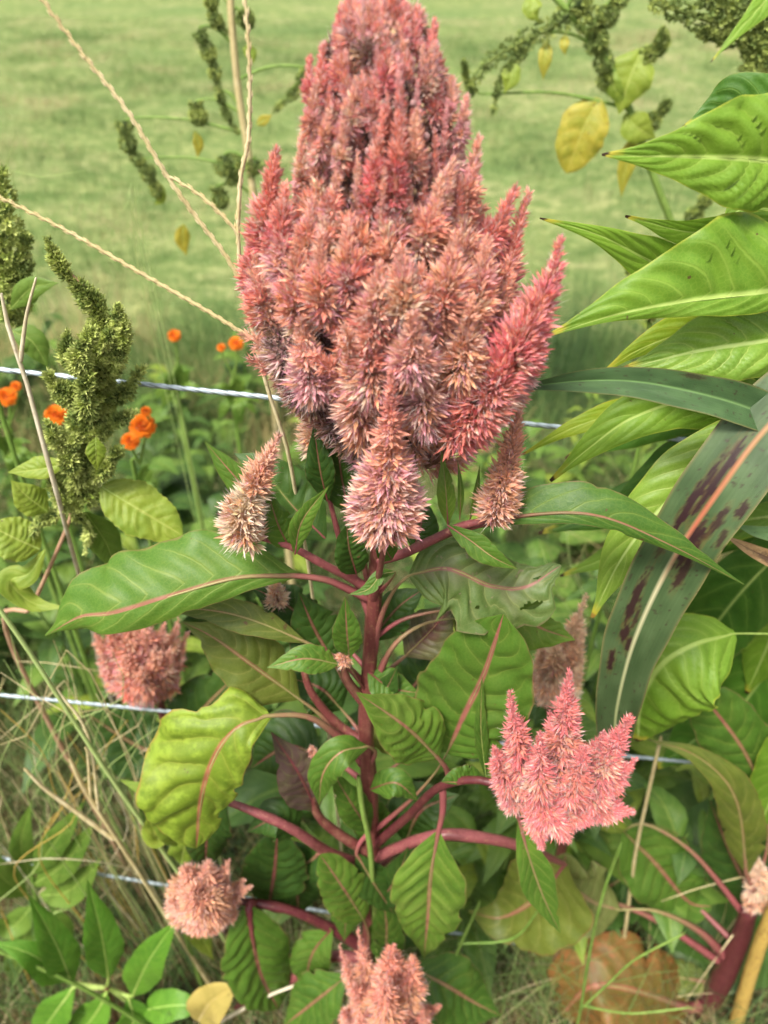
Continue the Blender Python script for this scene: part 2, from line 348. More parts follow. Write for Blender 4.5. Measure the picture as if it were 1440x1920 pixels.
# palettes: lists of (base, mid, tip) colours
C = {k: np.array(lin(*v)) for k, v in dict(
    salmon=(230, 170, 142), coral=(228, 146, 124), pink=(228, 166, 164), magenta=(220, 152, 178), tan=(216, 186, 142), peach=(236, 200, 164),
    white=(244, 226, 220), brown=(138, 104, 80), dark=(84, 62, 54), mauve=(208, 162, 160), green=(170, 182, 100), lime=(206, 214, 132), dgreen=(122, 140, 76), orange=(228, 168, 126),
    cream=(232, 212, 174), rose=(224, 118, 122), ddgreen=(72, 88, 48), red=(214, 104, 104)).items()}
PAL = {
 'plume': [('tan', 'salmon', 'coral'), ('peach', 'salmon', 'pink'), ('tan', 'orange', 'salmon'), ('peach', 'pink', 'magenta'), ('salmon', 'coral', 'rose'), ('tan', 'peach', 'white'), ('orange', 'salmon', 'coral')],
 'top': [('mauve', 'pink', 'magenta'), ('salmon', 'coral', 'rose'), ('tan', 'salmon', 'coral'), ('mauve', 'salmon', 'pink'), ('brown', 'mauve', 'white')],
 'mauve': [('tan', 'salmon', 'pink'), ('peach', 'pink', 'magenta'), ('peach', 'salmon', 'white'), ('tan', 'mauve', 'magenta'), ('tan', 'pink', 'white'), ('peach', 'orange', 'salmon')],
 'red': [('peach', 'coral', 'rose'), ('salmon', 'coral', 'red'), ('orange', 'coral', 'magenta'), ('tan', 'salmon', 'white'), ('salmon', 'rose', 'red'), ('orange', 'rose', 'pink')],
 'finger': [('mauve', 'coral', 'rose'), ('tan', 'salmon', 'coral'), ('mauve', 'pink', 'white'), ('salmon', 'coral', 'red')],
 'orange': [('tan', 'orange', 'salmon'), ('tan', 'salmon', 'coral'), ('brown', 'orange', 'peach'), ('peach', 'salmon', 'white')],
 'pale': [('tan', 'cream', 'white'), ('peach', 'peach', 'white'), ('tan', 'orange', 'peach'), ('peach', 'peach', 'salmon')],
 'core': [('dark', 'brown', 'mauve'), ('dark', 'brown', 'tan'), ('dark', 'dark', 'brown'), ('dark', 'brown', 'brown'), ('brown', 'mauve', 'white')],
 'amar': [('dgreen', 'green', 'lime'), ('dgreen', 'green', 'green'), ('ddgreen', 'dgreen', 'green'), ('green', 'lime', 'lime')],
 'amardark': [('ddgreen', 'dgreen', 'green'), ('ddgreen', 'dgreen', 'dgreen'), ('dgreen', 'green', 'green')],
}

def spike_geo(axis, hw, n, pal, prof=None, tep=5, lmin=.0022, lmax=.0085, lean=(.45, 1.15), splay=.55, width=.17, hairs=True, tipc=None, core=True, tl=.8, corec='brown'):
    fine = hairs; n = int(n*(1.55 if fine else 1)); width = width*(.74 if fine else 1); jz = .34 if fine else .16
    m = 40; c = cr(axis, m); tt = np.linspace(0, 1, m); tan = nrm(np.gradient(c, axis=0))
    prof = prof or [(0, .6), (.12, .95), (.3, 1), (.55, .66), (.8, .34), (1, .12)]
    pf = np.array(prof); pa = rng.uniform(0, 6.28, 2); R = lambda t: hw*np.interp(t, pf[:, 0], pf[:, 1])*(1+(.10*np.sin(t*11+pa[0])+.08*np.sin(t*23+pa[1]) if fine else 0))
    dens = np.cumsum(R(tt)+hw*.26); dens = (dens-dens[0])/(dens[-1]-dens[0])
    t = np.interp((np.arange(n)+rng.uniform(0, 1, n))/n, dens, tt); t = np.clip(t, 0, .995)
    ctr = np.stack([np.interp(t, tt, c[:, k]) for k in range(3)], 1); tg = nrm(np.stack([np.interp(t, tt, tan[:, k]) for k in range(3)], 1))
    a = np.arange(n)*2.39996+rng.uniform(0, .6, n)
    e1 = nrm(np.cross(tg, np.array([.2, .9, .37]))); e2 = np.cross(tg, e1)
    rad = np.cos(a)[:, None]*e1+np.sin(a)[:, None]*e2; r = R(t)
    pos = ctr+rad*(r*.30)[:, None]
    ln = lean[0]+(lean[1]-lean[0])*t
    d = nrm(rad*(1-.55*t)[:, None]+tg*ln[:, None]+rng.standard_normal((n, 3))*jz)
    L = np.clip((r*tl+.0012)*rng.uniform(.55, 1.4, n), lmin, lmax*1.1)
    pos = pos+d*np.maximum(r*.78-L*.8, 0)[:, None]*.8
    f1 = nrm(np.cross(d, tg+.01)); f2 = np.cross(d, f1)
    k = np.arange(tep); az = k[None]*2*np.pi/tep+rng.uniform(0, 6, n)[:, None]+rng.uniform(-.3, .3, (n, tep))
    rd = np.cos(az)[..., None]*f1[:, None]+np.sin(az)[..., None]*f2[:, None]; wd = -np.sin(az)[..., None]*f1[:, None]+np.cos(az)[..., None]*f2[:, None]
    spl = splay*rng.uniform(.3, 1.5, (n, tep))
    dk = nrm(d[:, None]+rd*spl[..., None]); Lk = (L[:, None]*rng.uniform(.8, 1.15, (n, tep)))[..., None]; wk = Lk*width
    b = np.broadcast_to(pos[:, None], dk.shape)+rd*Lk*.05; mm = b+dk*Lk*.5; tip = b+dk*Lk+d[:, None]*Lk*.08
    V = np.stack([b, mm+wd*wk, mm-wd*wk, mm+rd*wk*.6, tip], 2).reshape(-1, 3)
    q = np.arange(n*tep)[:, None]*5
    F = np.concatenate([q+np.array([[0, 2, 3]]), q+np.array([[0, 3, 1]]), q+np.array([[1, 3, 4]]), q+np.array([[3, 2, 4]])])
    pl = PAL[pal]; pi = rng.integers(0, len(pl), n)
    # neighbouring florets tend to share a tone
    blk = max(1, n//9); pi = np.where(rng.uniform(size=n) < .6, pi[(np.arange(n)//blk*blk).clip(0, n-1)], pi)
    cb = np.array([C[x[0]] for x in pl])[pi]; cm = np.array([C[x[1]] for x in pl])[pi]; ct = np.array([C[x[2]] for x in pl])[pi]
    if tipc is not None:                               # unopened buds towards the spike's tip have one colour
        f = np.clip((t-.45)/.3, 0, 1)[:, None]*.75; cb = cb*(1-f)+C[tipc]*f; cm = cm*(1-f)+C[tipc]*f; ct = ct*(1-f*.6)+C[tipc]*f*.6
    j = rng.uniform(.72, 1.22, (n, 1)); ct = ct*.7+cm*.3; cb, cm, ct = cb*j, np.clip(cm*j, 0, .9), np.clip(ct*j, 0, .9)
    col = np.stack([cb, cm, cm, cm*1.05, ct], 1)[:, None].repeat(tep, 1)*rng.uniform(.9, 1.1, (n, tep, 1, 1)); col = col.reshape(-1, 3)
    Vs, Fs, Cs = [V], [F], [col]; nvx = len(V)
    if hairs:
        nh = 6; dh = nrm(d[:, None]+rng.standard_normal((n, nh, 3))*.38); w2 = nrm(np.cross(dh, d[:, None]+.3))*.00016
        Lh = (L[:, None]*rng.uniform(.8, 1.5, (n, nh)))[..., None]; b2 = np.broadcast_to(pos[:, None], dh.shape)
        Vh = np.stack([b2+dh*Lh*.3+w2, b2+dh*Lh*.3-w2, b2+dh*Lh], 2).reshape(-1, 3)
        Fh = np.arange(n*nh*3).reshape(-1, 3)+nvx
        ch = np.where(rng.uniform(size=(n, nh, 1)) < .4, C['magenta'], C['white'])[:, :, None].repeat(3, 2).reshape(-1, 3)
        Vs.append(Vh); Fs.append(Fh); Cs.append(ch); nvx += len(Vh)
    if core:
        Vc, Fc = tube_geo(c[::3], R(tt[::3])*.30*(1-.55*tt[::3])+.0004, 7); Fc = np.vstack([Fc[:, [0, 1, 2]], Fc[:, [0, 2, 3]]])+nvx
        Vs.append(Vc); Fs.append(Fc); 
        qf = np.repeat(np.clip((tt[::3]-.15)/.4, 0, 1), 7)[:, None]; ce = C[tipc] if tipc is not None else np.array([C[x[1]] for x in pl]).mean(0)
        Cs.append(C[corec]*.9*(1-qf)+ce*.85*qf)
    return np.vstack(Vs), np.vstack(Fs), np.vstack(Cs)

def SP(parent, pts, hw, n, pal='plume', name='flower_spike', mat='floret', **kw):
    ax = pp(pts); k = mpp(ax[0]*.5+ax[-1]*.5)
    V, F, cc = spike_geo(ax, hw*k, n, pal, **kw)
    return mk(name, V, F, MAT[mat], parent, col=cc, smooth=False)

# ------------------------------------------------------------------ the ground and its grass
def ground_h(x, y): return .012*np.sin(x*3.1+y*1.7)+.02*np.sin(x*.9-y*1.3+1)
def vnoise(x, y, s, seed=0):
    """cheap smooth value noise for densities and tones"""
    x = np.asarray(x)*s; y = np.asarray(y)*s; xi, yi = np.floor(x), np.floor(y); fx, fy = x-xi, y-yi
    h = lambda a, b: np.modf(np.abs(np.sin(a*127.1+b*311.7+seed*74.7)*43758.5453))[0]
    fx, fy = fx*fx*(3-2*fx), fy*fy*(3-2*fy)
    return (h(xi, yi)*(1-fx)+h(xi+1, yi)*fx)*(1-fy)+(h(xi, yi+1)*(1-fx)+h(xi+1, yi+1)*fx)*fy
gx = np.r_[-160, -60, -30, np.linspace(-12, 12, 61), 30, 60, 160]; gy = np.r_[-60, -20, -6, np.linspace(-2, 22, 61), 40, 80, 240]
X, Yg = np.meshgrid(gx, gy, indexing='ij'); Z = ground_h(X, Yg)*(np.abs(X) < 20)*(np.abs(Yg) < 24)
V = np.stack([X, Yg, Z], -1).reshape(-1, 3); ny = len(gy)
i = np.arange(len(gx)-1)[:, None]*ny; j = np.arange(ny-1)[None]
F = np.stack([i+j, i+ny+j, i+ny+j+1, i+j+1], -1).reshape(-1, 4)
t = NT('meadow_ground'); tc = t.n('ShaderNodeTexCoord').outputs['Object']
mp = t.n('ShaderNodeMapping'); mp.inputs['Scale'].default_value = (.8, 1.0, 1); t.l(tc, mp.inputs[0])
a = t.noise(1.1, 5, mp.outputs[0], .6); b = t.noise(14, 4, tc, .65); c = t.noise(90, 3, tc); e = t.noise(.5, 3, mp.outputs[0])
col = t.mix(t.step(b, .3, .7), lin(122, 138, 82), lin(170, 176, 116))
col = t.mix(t.step(a, .48, .66, 0, .8), col, lin(172, 170, 122)); col = t.mix(t.step(e, .5, .7, 0, .55), col, lin(92, 130, 78))
col = t.mix(t.step(t.noise(8, 4, mp.outputs[0], .7), .42, .62, .75, 0), col, lin(98, 124, 66)); col = t.mix(t.step(c, .52, .75, 0, .5), col, lin(146, 138, 92)); col = t.mix(t.step(t.noise(3.2, 5, mp.outputs[0], .75), .50, .34, 0, .8), col, lin(86, 112, 58))
sx = t.n('ShaderNodeSeparateXYZ'); t.l(tc, sx.inputs[0])
near = t.step(t.M('ADD', sx.outputs[1], t.M('MULTIPLY', a, 1.2)), 4.3, 1.4)
col = t.mix(near, col, t.mix(t.step(b, .35, .7), lin(52, 46, 32), lin(100, 88, 58)))
ground = mk('ground', V, F, t.finish(col, .9, .1, 0, None, t.bump(t.M('ADD', b, c), .7, .03)), smooth=True); tag(ground, kind='structure')

def blades(name, n, dmin, dmax, hmin, hmax, w, tones, label, power=1.0, seg=3, keep=None, lean=.5):
    r = np.random.default_rng(len(name)*13+n)
    uu = r.uniform(0, 1, n); d = (dmin**power+uu*(dmax**power-dmin**power))**(1/power)
    x = r.uniform(-1, 1, n)*(.62*d+.55); y = d.copy()
    if keep is not None: k = keep(x, y, r); x, y = x[k], y[k]; n = len(x)
    tone = np.clip((vnoise(x*.7, y, .9, 3)*.45+vnoise(x*.9, y, 3.3, 4)*.55-.5)*1.9+.5, 0, 1)*.75+r.uniform(0, .25, n); h = (hmin+(hmax-hmin)*r.uniform(0, 1, n)**1.5)*(.6+.8*vnoise(x, y, 1.4, 5))
    az = r.uniform(0, 2*np.pi, n); dirh = np.stack([np.cos(az), np.sin(az), np.zeros(n)], 1); ln = r.uniform(.1, 1, n)*lean
    sd = np.stack([-np.sin(az+r.uniform(-1, 1, n)), np.cos(az), np.zeros(n)], 1)*(w*r.uniform(.6, 1.3, n)*(.6+.13*y))[:, None]
    b0 = np.stack([x, y, ground_h(x, y)-.004], 1); rows = []
    for s in range(seg+1):
        q = s/seg; c = b0+np.array([0, 0, 1])*(h*q*(1-.35*ln*q))[:, None]+dirh*(h*ln*q*q)[:, None]
        ww = (1-q)**.6*.9+.04
        rows += [c-sd*ww, c+sd*ww] if s < seg else [c]
    V = np.stack(rows, 1); m = V.shape[1]; q = np.arange(n)[:, None]*m; F = []
    for s in range(seg-1): F += [q+np.array([[2*s, 2*s+1, 2*s+3]]), q+np.array([[2*s, 2*s+3, 2*s+2]])]
    F.append(q+np.array([[2*seg-2, 2*seg-1, 2*seg]]))
    tn = np.array([lin(*c) for c in tones]); ti = np.clip((tone*len(tn)).astype(int), 0, len(tn)-1); cc = tn[ti]*r.uniform(.8, 1.2, (n, 1))
    o = mk(name, V.reshape(-1, 3), np.vstack(F), MAT['petal'], col=np.repeat(cc, m, 0), smooth=True)
    return tag(o, label, 'grass', kind='stuff')
blades('meadow_grass', 150000, 2.2, 15, .02, .07, .0016, [(92, 118, 66), (122, 146, 88), (148, 164, 108), (172, 176, 126), (198, 186, 148)], 'short mown green meadow grass stretching away behind the fence', power=1.0, seg=2)
blades('meadow_tufts', 90000, 2.4, 13, .04, .15, .0016, [(78, 104, 54), (96, 124, 66), (112, 136, 76), (150, 144, 100), (182, 168, 126)], 'rough darker tufts of grass scattered over the mown meadow', power=1.0, seg=2, lean=.8, keep=lambda x, y, r: vnoise(x*.8, y, 2.6, 11)*.6+vnoise(x, y, 7, 12)*.4+r.uniform(-.08, .08, len(x)) > .56)
blades('undergrowth_grass', 44000, .42, 3.0, .08, .42, .0014, [(48, 74, 38), (64, 94, 46), (84, 114, 56), (110, 132, 70), (176, 160, 108)], 'tall tangled green and straw grass under the flowering plants', power=1.3, seg=4, lean=.9)
blades('fallen_straw', 6000, .3, 2.2, .04, .22, .0013, [(190, 174, 122), (170, 150, 100), (206, 192, 148), (140, 130, 84)], 'pale dry straw lying between the green grass blades', power=1.3, seg=3, lean=2.2)

# ------------------------------------------------------------------ fence wires
def wire(pa, pb, Y, r, label):
    a, b = P(*pa, Y), P(*pb, Y); d = b-a; A, B = a-d*1.6, b+d*1.6
    n = 900; c = A+(B-A)*np.linspace(0, 1, n)[:, None]; V = []; F = []; base = 0
    t_ = nrm(B-A); e1 = nrm(np.cross(t_, [0, 0, 1.])); e2 = np.cross(t_, e1)
    o = root('fence_wire', A, label, 'wire', 'fence wires behind the flowering plant')
    for k in range(3):                       # three laid strands
        th = np.linspace(0, np.linalg.norm(B-A)/.034*2*np.pi, n)+k*2*np.pi/3
        s = c+r*.42*(np.cos(th)[:, None]*e1+np.sin(th)[:, None]*e2)
        v, f = tube_geo(s, r*.64, 6); mk('strand', v, f, MAT['wire'], o)
WY = .56
wire((0, 693), (1030, 799), WY, .0022, 'galvanised steel cable running directly behind the big plume, uppermost of three')
wire((0, 1303), (1240, 1424), WY, .0022, 'galvanised steel cable behind the red stem, middle one of three')
wire((870, 1752), (1440, 1846), WY, .0024, 'galvanised steel cable low behind the orange leaf, lowest of three')

# ------------------------------------------------------------------ main celosia
SY = .42
stem_px = [(712, 790, SY), (712, 900, SY), (706, 1050, SY), (698, 1170, SY), (690, 1290, SY), (686, 1380, SY), (694, 1500, SY), (698, 1620, SY), (690, 1760, SY), (684, 1900, SY), (680, 2016, SY)]
stem = pp(stem_px); gz = float(ground_h(stem[-1][0], stem[-1][1])); stem[-1][2] = gz-.01
main = root('celosia_plant', stem[-1], 'tall plumed plant with one giant salmon pink plume and red stem in front of wires', 'plant')
c = cr(stem, 120); u = np.linspace(0, 1, 120)
rad = np.interp(u, [0, .12, .3, .55, 1], [.0035, .0055, .0072, .0078, .0085])*(1+.05*np.sin(u*60))
V, F = tube_geo(c, rad, 14)
V = V+nrm(V-np.repeat(c, 14, 0))*(.0007*np.cos(np.tile(np.linspace(0, 2*np.pi, 14, endpoint=False), 120)*5))[:, None]   # ridged
mk('stem', V, F, MAT['redstem'], main)

def BR(pts, r, mat='pinkstem', parent=None, name='branch'):
    q = pp(pts); k = mpp(q[len(q)//2]); return tube(name, q, np.array(r)*k, MAT[mat], parent or main, n=30, ns=8, bump=.02)
Y = SY
BR([(703, 1112, Y), (660, 1085, Y-.005), (610, 1060, Y-.015), (545, 1025, Y-.02), (478, 1003, Y-.025), (455, 985, Y-.027)], [10, 9, 8, 7, 6])
BR([(706, 1050, Y), (755, 1038, Y-.01), (815, 1010, Y-.02), (870, 985, Y-.025), (925, 972, Y-.03), (936, 950, Y-.03)], [11, 10, 9, 8, 6])
BR([(700, 1125, Y), (712, 1070, Y-.03), (722, 1010, Y-.05), (724, 960, Y-.052)], [9, 7, 6, 5])
BR([(698, 1160, Y), (668, 1090, Y+.005), (640, 1020, Y+.01), (616, 930, Y+.012)], [9, 7, 6, 4])
BR([(700, 1130, Y), (675, 1030, Y+.01), (655, 960, Y+.015), (640, 900, Y+.02)], [8, 6, 5, 3], 'redstem')
BR([(694, 1590, Y), (760, 1535, Y-.02), (820, 1478, Y-.045), (890, 1462, Y-.06), (960, 1480, Y-.07), (1010, 1500, Y-.072)], [11, 10, 9, 8, 7], 'darkstem')
BR([(695, 1612, Y), (745, 1590, Y-.01), (820, 1566, Y-.02), (900, 1570, Y-.018), (980, 1588, Y-.005), (1062, 1622, Y+.03)], [10, 11, 11, 10, 9, 5])
BR([(694, 1625, Y), (620, 1600, Y-.01), (540, 1550, Y-.02), (440, 1508, Y-.015), (400, 1500, Y)], [10, 11, 10, 8, 5])
BR([(690, 1780, Y), (620, 1740, Y), (540, 1705, Y), (450, 1690, Y), (400, 1690, Y)], [13, 11, 9, 8, 6], 'darkstem')
BR([(688, 1800, Y), (620, 1795, Y), (530, 1845, Y), (440, 1890, Y)], [9, 10, 9, 6])
BR([(694, 1600, Y), (630, 1560, Y), (592, 1520, Y), (582, 1450, Y), (584, 1405, Y)], [10, 10, 8, 7, 5], 'redstem')
BR([(688, 1395, Y), (630, 1355, Y+.01), (585, 1300, Y+.015), (568, 1255, Y+.02)], [10, 9, 8, 6], 'redstem')
BR([(690, 1320, Y), (655, 1280, Y-.01), (640, 1240, Y-.015)], [10, 8, 6], 'redstem')
BR([(684, 1930, Y), (700, 1900, Y-.04), (716, 1880, Y-.07), (720, 1840, Y-.08)], [10, 9, 8, 6], 'redstem')

m = main
# leaves: midrib base > tip
LF(m, [(560, 1080, .41), (450, 1083, .40), (330, 1115, .39), (215, 1150, .385), (150, 1158, .39), (85, 1192, .40)], 46, 'cel_light', wr=112, pet=[(700, 1128, .42), (660, 1108, .418), (615, 1088, .414)], pr=7, prof='broad', fold=(-35, -8), roll=-8, pk=.09, wave=.06, N=8)
LF(m, [(880, 990, .395), (990, 966, .385), (1120, 968, .375), (1260, 1024, .37), (1395, 1096, .37)], 60, 'cel', wr=22, pet=[(800, 1020, .405), (845, 1000, .4)], pr=6, prof='acum', fold=(5, -30), roll=12, pk=.05, wave=.05, ribm='redstem')
LF(m, [(838, 984, .39), (880, 1012, .385), (925, 1045, .38), (970, 1067, .38)], 24, 'cel', prof='lance', fold=(25, -10), pk=.06, pr=4)
LF(m, [(840, 985, .40), (836, 920, .40), (828, 846, .41)], 18, 'cel_light', prof='lance', fold=(15, 15), pk=.05, pr=4)
LF(m, [(862, 975, .40), (864, 920, .40), (858, 862, .405)], 6, 'cel_light', prof='lance', pr=2)
LF(m, [(880, 978, .40), (892, 930, .40), (900, 870, .405)], 6, 'cel_light', prof='lance', pr=2)
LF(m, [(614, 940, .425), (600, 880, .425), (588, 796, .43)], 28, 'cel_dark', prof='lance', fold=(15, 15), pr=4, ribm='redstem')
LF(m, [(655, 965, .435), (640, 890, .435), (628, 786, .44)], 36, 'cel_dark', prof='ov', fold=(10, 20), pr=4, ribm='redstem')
LF(m, [(545, 1030, .40), (522, 985, .40), (500, 915, .405)], 30, 'cel', prof='ov', fold=(10, 12), pr=4, ribm='redstem')
LF(m, [(553, 1040, .395), (566, 978, .39), (616, 911, .385)], 21, 'cel_light', prof='lance', fold=(20, 8), pr=4)
LF(m, [(500, 965, .41), (450, 905, .415), (383, 827, .42)], 26, 'cel', prof='lance', fold=(-20, 15), pr=3, ribm='redstem')
LF(m, [(610, 1010, .45), (550, 950, .46), (490, 880, .47), (440, 850, .48)], 62, 'weed_dark', prof='ov', pr=5)
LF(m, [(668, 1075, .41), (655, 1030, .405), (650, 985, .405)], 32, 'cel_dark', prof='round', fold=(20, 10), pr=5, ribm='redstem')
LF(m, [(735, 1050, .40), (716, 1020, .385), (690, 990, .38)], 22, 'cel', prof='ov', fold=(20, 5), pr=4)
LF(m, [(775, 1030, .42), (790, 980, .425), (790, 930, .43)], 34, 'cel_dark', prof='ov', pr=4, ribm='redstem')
LF(m, [(742, 1072, .40), (715, 1078, .395), (690, 1105, .39), (654, 1115, .39)], 14, 'cel', prof='lance', fold=(30, 10), pr=4, pet=[(712, 1110, .415), (735, 1085, .405)])
# worn leaves on the right of the stem
LF(m, [(768, 1078, .41), (840, 1066, .40), (920, 1098, .40), (985, 1100, .405), (1052, 1060, .41)], 62, 'cel_grey', wr=98, pet=[(700, 1230, .42), (712, 1165, .415), (738, 1108, .41)], pr=7, prof='round', fold=(0, -5), pk=.08, wave=.12,
   bites=[(.62, .98, .05, .12), (.4, .97, .05, .1), (.8, .75, .05, .05), (.9, .2, .06, .12), (.55, .72, .02, .025), (.72, .9, .03, .05), (.85, .42, .02, .03), (.93, .8, .08, .2)], nu=64, nv=29)
LF(m, [(860, 1140, .425), (950, 1150, .43), (1020, 1180, .435), (1078, 1200, .44)], 62, 'cel_light', prof='ov', pk=.08, wave=.08, pr=4, bites=[(.75, .1, .06, .1), (.6, .92, .04, .08)], pet=[(697, 1200, .42), (760, 1160, .42)], nu=50, nv=21)
LF(m, [(838, 1412, .39), (868, 1345, .385), (908, 1262, .38), (944, 1152, .375)], 106, 'cel', prof='round', fold=(4, 4), pk=.07, pr=6, pet=[(700, 1560, .42), (770, 1500, .405), (815, 1450, .395)], N=9, nu=50, nv=21)
LF(m, [(822, 1422, .375), (760, 1362, .365), (668, 1298, .355)], 62, 'cel_light', prof='ov', fold=(3, 6), pk=.10, pr=6, pet=[(845, 1465, .38), (836, 1440, .378)], N=10, nu=50, nv=21)
LF(m, [(905, 1468, .37), (870, 1468, .365), (828, 1466, .36)], 4, 'cel', wr=34, prof='round', fold=(0, 20), pr=3)
LF(m, [(822, 1560, .365), (808, 1640, .36), (802, 1720, .36), (795, 1797, .365)], 68, 'cel_light', prof='ov', fold=(6, 6), pk=.10, pr=5, pet=[(830, 1470, .375), (830, 1520, .37)], N=10, nu=50, nv=21)
LF(m, [(972, 1530, .36), (990, 1600, .35), (1018, 1680, .345), (1051, 1750, .34)], 33, 'cel_light', prof='lance', fold=(8, 20), pk=.05, pr=5, pet=[(950, 1480, .36), (960, 1505, .36)])
LF(m, [(912, 1462, .37), (902, 1370, .37), (904, 1268, .375)], 13, 'cel', prof='lance', pr=2, ribm='rib')
# the big drooping leaf on the left
LF(m, [(505, 1342, .40), (440, 1368, .385), (398, 1430, .375), (378, 1500, .37), (368, 1590, .37)], 66, 'cel_yellow', wr=122, pet=[(684, 1420, .42), (640, 1385, .415), (580, 1345, .41)], pr=8, prof='round', fold=(-8, -4), roll=(-5, 8), pk=.09, wave=.10, N=7, nu=56, nv=25,
   bites=[(.17, .93, .05, .12), (.75, .05, .05, .1), (.5, .02, .03, .06)])
LF(m, [(560, 1310, .43), (470, 1245, .43), (400, 1195, .435), (340, 1165, .44)], 62, 'cel_olive', prof='ov', pk=.07, pr=7, pet=[(684, 1440, .42), (650, 1390, .425), (600, 1340, .43)])
LF(m, [(575, 1205, .42), (480, 1165, .42), (400, 1145, .425), (300, 1140, .43)], 30, 'cel_olive', prof='lance', pk=.05, pr=6, pet=[(690, 1290, .42), (640, 1240, .42)])
LF(m, [(594, 1520, .42), (560, 1450, .41), (508, 1372, .41)], 48, 'cel_purple', prof='ov', fold=(5, 8), pk=.06, pr=6, ribm='darkstem')
LF(m, [(690, 1400, .40), (640, 1410, .385), (606, 1450, .38), (598, 1510, .38)], 32, 'cel', prof='ov', fold=(8, 8), pk=.09, pr=5, pet=[(688, 1440, .42), (704, 1412, .41)])
LF(m, [(682, 1725, .39), (640, 1660, .385), (600, 1602, .385)], 44, 'cel_light', prof='round', pk=.08, pr=5, pet=[(688, 1790, .42), (692, 1755, .405)])
LF(m, [(466, 1700, .41), (474, 1760, .40), (490, 1830, .40), (522, 1892, .405)], 62, 'cel', prof='round', pk=.12, pr=6, ribm='darkstem', N=9, nu=50, nv=21, pet=[(480, 1694, .42), (470, 1692, .415)])
LF(m, [(770, 1812, .40), (840, 1850, .39), (890, 1880, .39), (940, 1905, .39)], 58, 'cel', prof='ov', pk=.10, pr=5, pet=[(690, 1820, .42), (730, 1808, .41)])
LF(m, [(650, 1830, .38), (600, 1870, .375), (530, 1925, .38)], 50, 'cel', prof='ov', pk=.10, pr=5, ribm='redstem', pet=[(688, 1850, .42), (672, 1830, .40)])
LF(m, [(505, 1695, .44), (515, 1630, .44), (520, 1560, .445)], 62, 'cel_dark', prof='round', pk=.10, pr=5, ribm='darkstem', pet=[(540, 1706, .42), (512, 1705, .43)])
LF(m, [(655, 1232, .40), (650, 1180, .395), (647, 1118, .395)], 29, 'cel', prof='ov', fold=(10, 10), pk=.08, pr=4, ribm='redstem', pet=[(690, 1300, .42), (664, 1262, .405)])
LF(m, [(634, 1245, .40), (570, 1235, .39), (500, 1252, .385)], 28, 'cel_light', prof='ov', fold=(6, 10), pk=.08, pr=4, pet=[(690, 1300, .42), (655, 1252, .405)])
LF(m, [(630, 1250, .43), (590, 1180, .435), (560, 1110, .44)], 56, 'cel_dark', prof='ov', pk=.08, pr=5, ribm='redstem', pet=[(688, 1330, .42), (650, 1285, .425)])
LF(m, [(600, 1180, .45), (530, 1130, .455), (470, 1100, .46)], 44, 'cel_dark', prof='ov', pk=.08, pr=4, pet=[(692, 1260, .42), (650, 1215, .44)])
LF(m, [(668, 1600, .41), (700, 1655, .40), (740, 1715, .395)], 34, 'cel_dark', prof='lance', pk=.08, pr=4, pet=[(694, 1560, .42), (675, 1580, .415)])
LF(m, [(720, 1810, .41), (725, 1740, .405), (715, 1670, .405)], 36, 'cel', prof='ov', pk=.08, pr=4, pet=[(690, 1850, .42), (710, 1830, .415)])
LF(m, [(690, 1600, .43), (700, 1540, .435), (690, 1470, .44)], 36, 'cel', prof='ov', pk=.08, pr=4)
LF(m, [(760, 1420, .44), (740, 1360, .45), (745, 1300, .455)], 50, 'cel_olive', prof='ov', pk=.08, pr=4, pet=[(690, 1470, .42), (735, 1440, .43)])
LF(m, [(750, 1320, .45), (790, 1270, .455), (840, 1230, .46)], 56, 'cel_dark', prof='round', pk=.08, pr=4, pet=[(690, 1360, .42), (725, 1340, .44)])
LF(m, [(760, 1230, .44), (810, 1180, .445), (850, 1130, .45)], 48, 'cel_purple', prof='ov', pk=.06, pr=6, pet=[(692, 1290, .42), (730, 1255, .43)])
LF(m, [(850, 1160, .44), (900, 1180, .45), (960, 1230, .455)], 60, 'cel_olive', prof='ov', pk=.06, pr=7, pet=[(696, 1300, .42), (735, 1215, .42), (790, 1172, .43)])
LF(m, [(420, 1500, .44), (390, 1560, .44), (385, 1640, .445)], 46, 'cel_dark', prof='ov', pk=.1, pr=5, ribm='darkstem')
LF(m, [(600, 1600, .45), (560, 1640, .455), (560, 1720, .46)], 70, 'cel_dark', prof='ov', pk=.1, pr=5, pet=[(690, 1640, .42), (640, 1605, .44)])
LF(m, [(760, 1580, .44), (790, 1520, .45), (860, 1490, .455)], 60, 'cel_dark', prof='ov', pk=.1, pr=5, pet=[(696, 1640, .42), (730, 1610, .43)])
LF(m, [(700, 1700, .46), (780, 1680, .465), (870, 1640, .47)], 60, 'weed_dark', prof='ov', pk=.1, pr=5)
LF(m, [(1060, 1620, .45), (1010, 1680, .455), (940, 1720, .46), (878, 1708, .46)], 95, 'cel_olive', wr=70, prof='ov', pk=.06, pr=6)
LF(m, [(600, 1420, .45), (540, 1400, .46), (470, 1440, .465)], 66, 'cel_dark', prof='ov', pk=.1, pr=5, pet=[(688, 1470, .42), (640, 1435, .44)])
LF(m, [(640, 1330, .45), (600, 1290, .455), (540, 1270, .46)], 52, 'cel_dark', prof='ov', pk=.1, pr=5, pet=[(688, 1400, .42), (665, 1360, .44)])

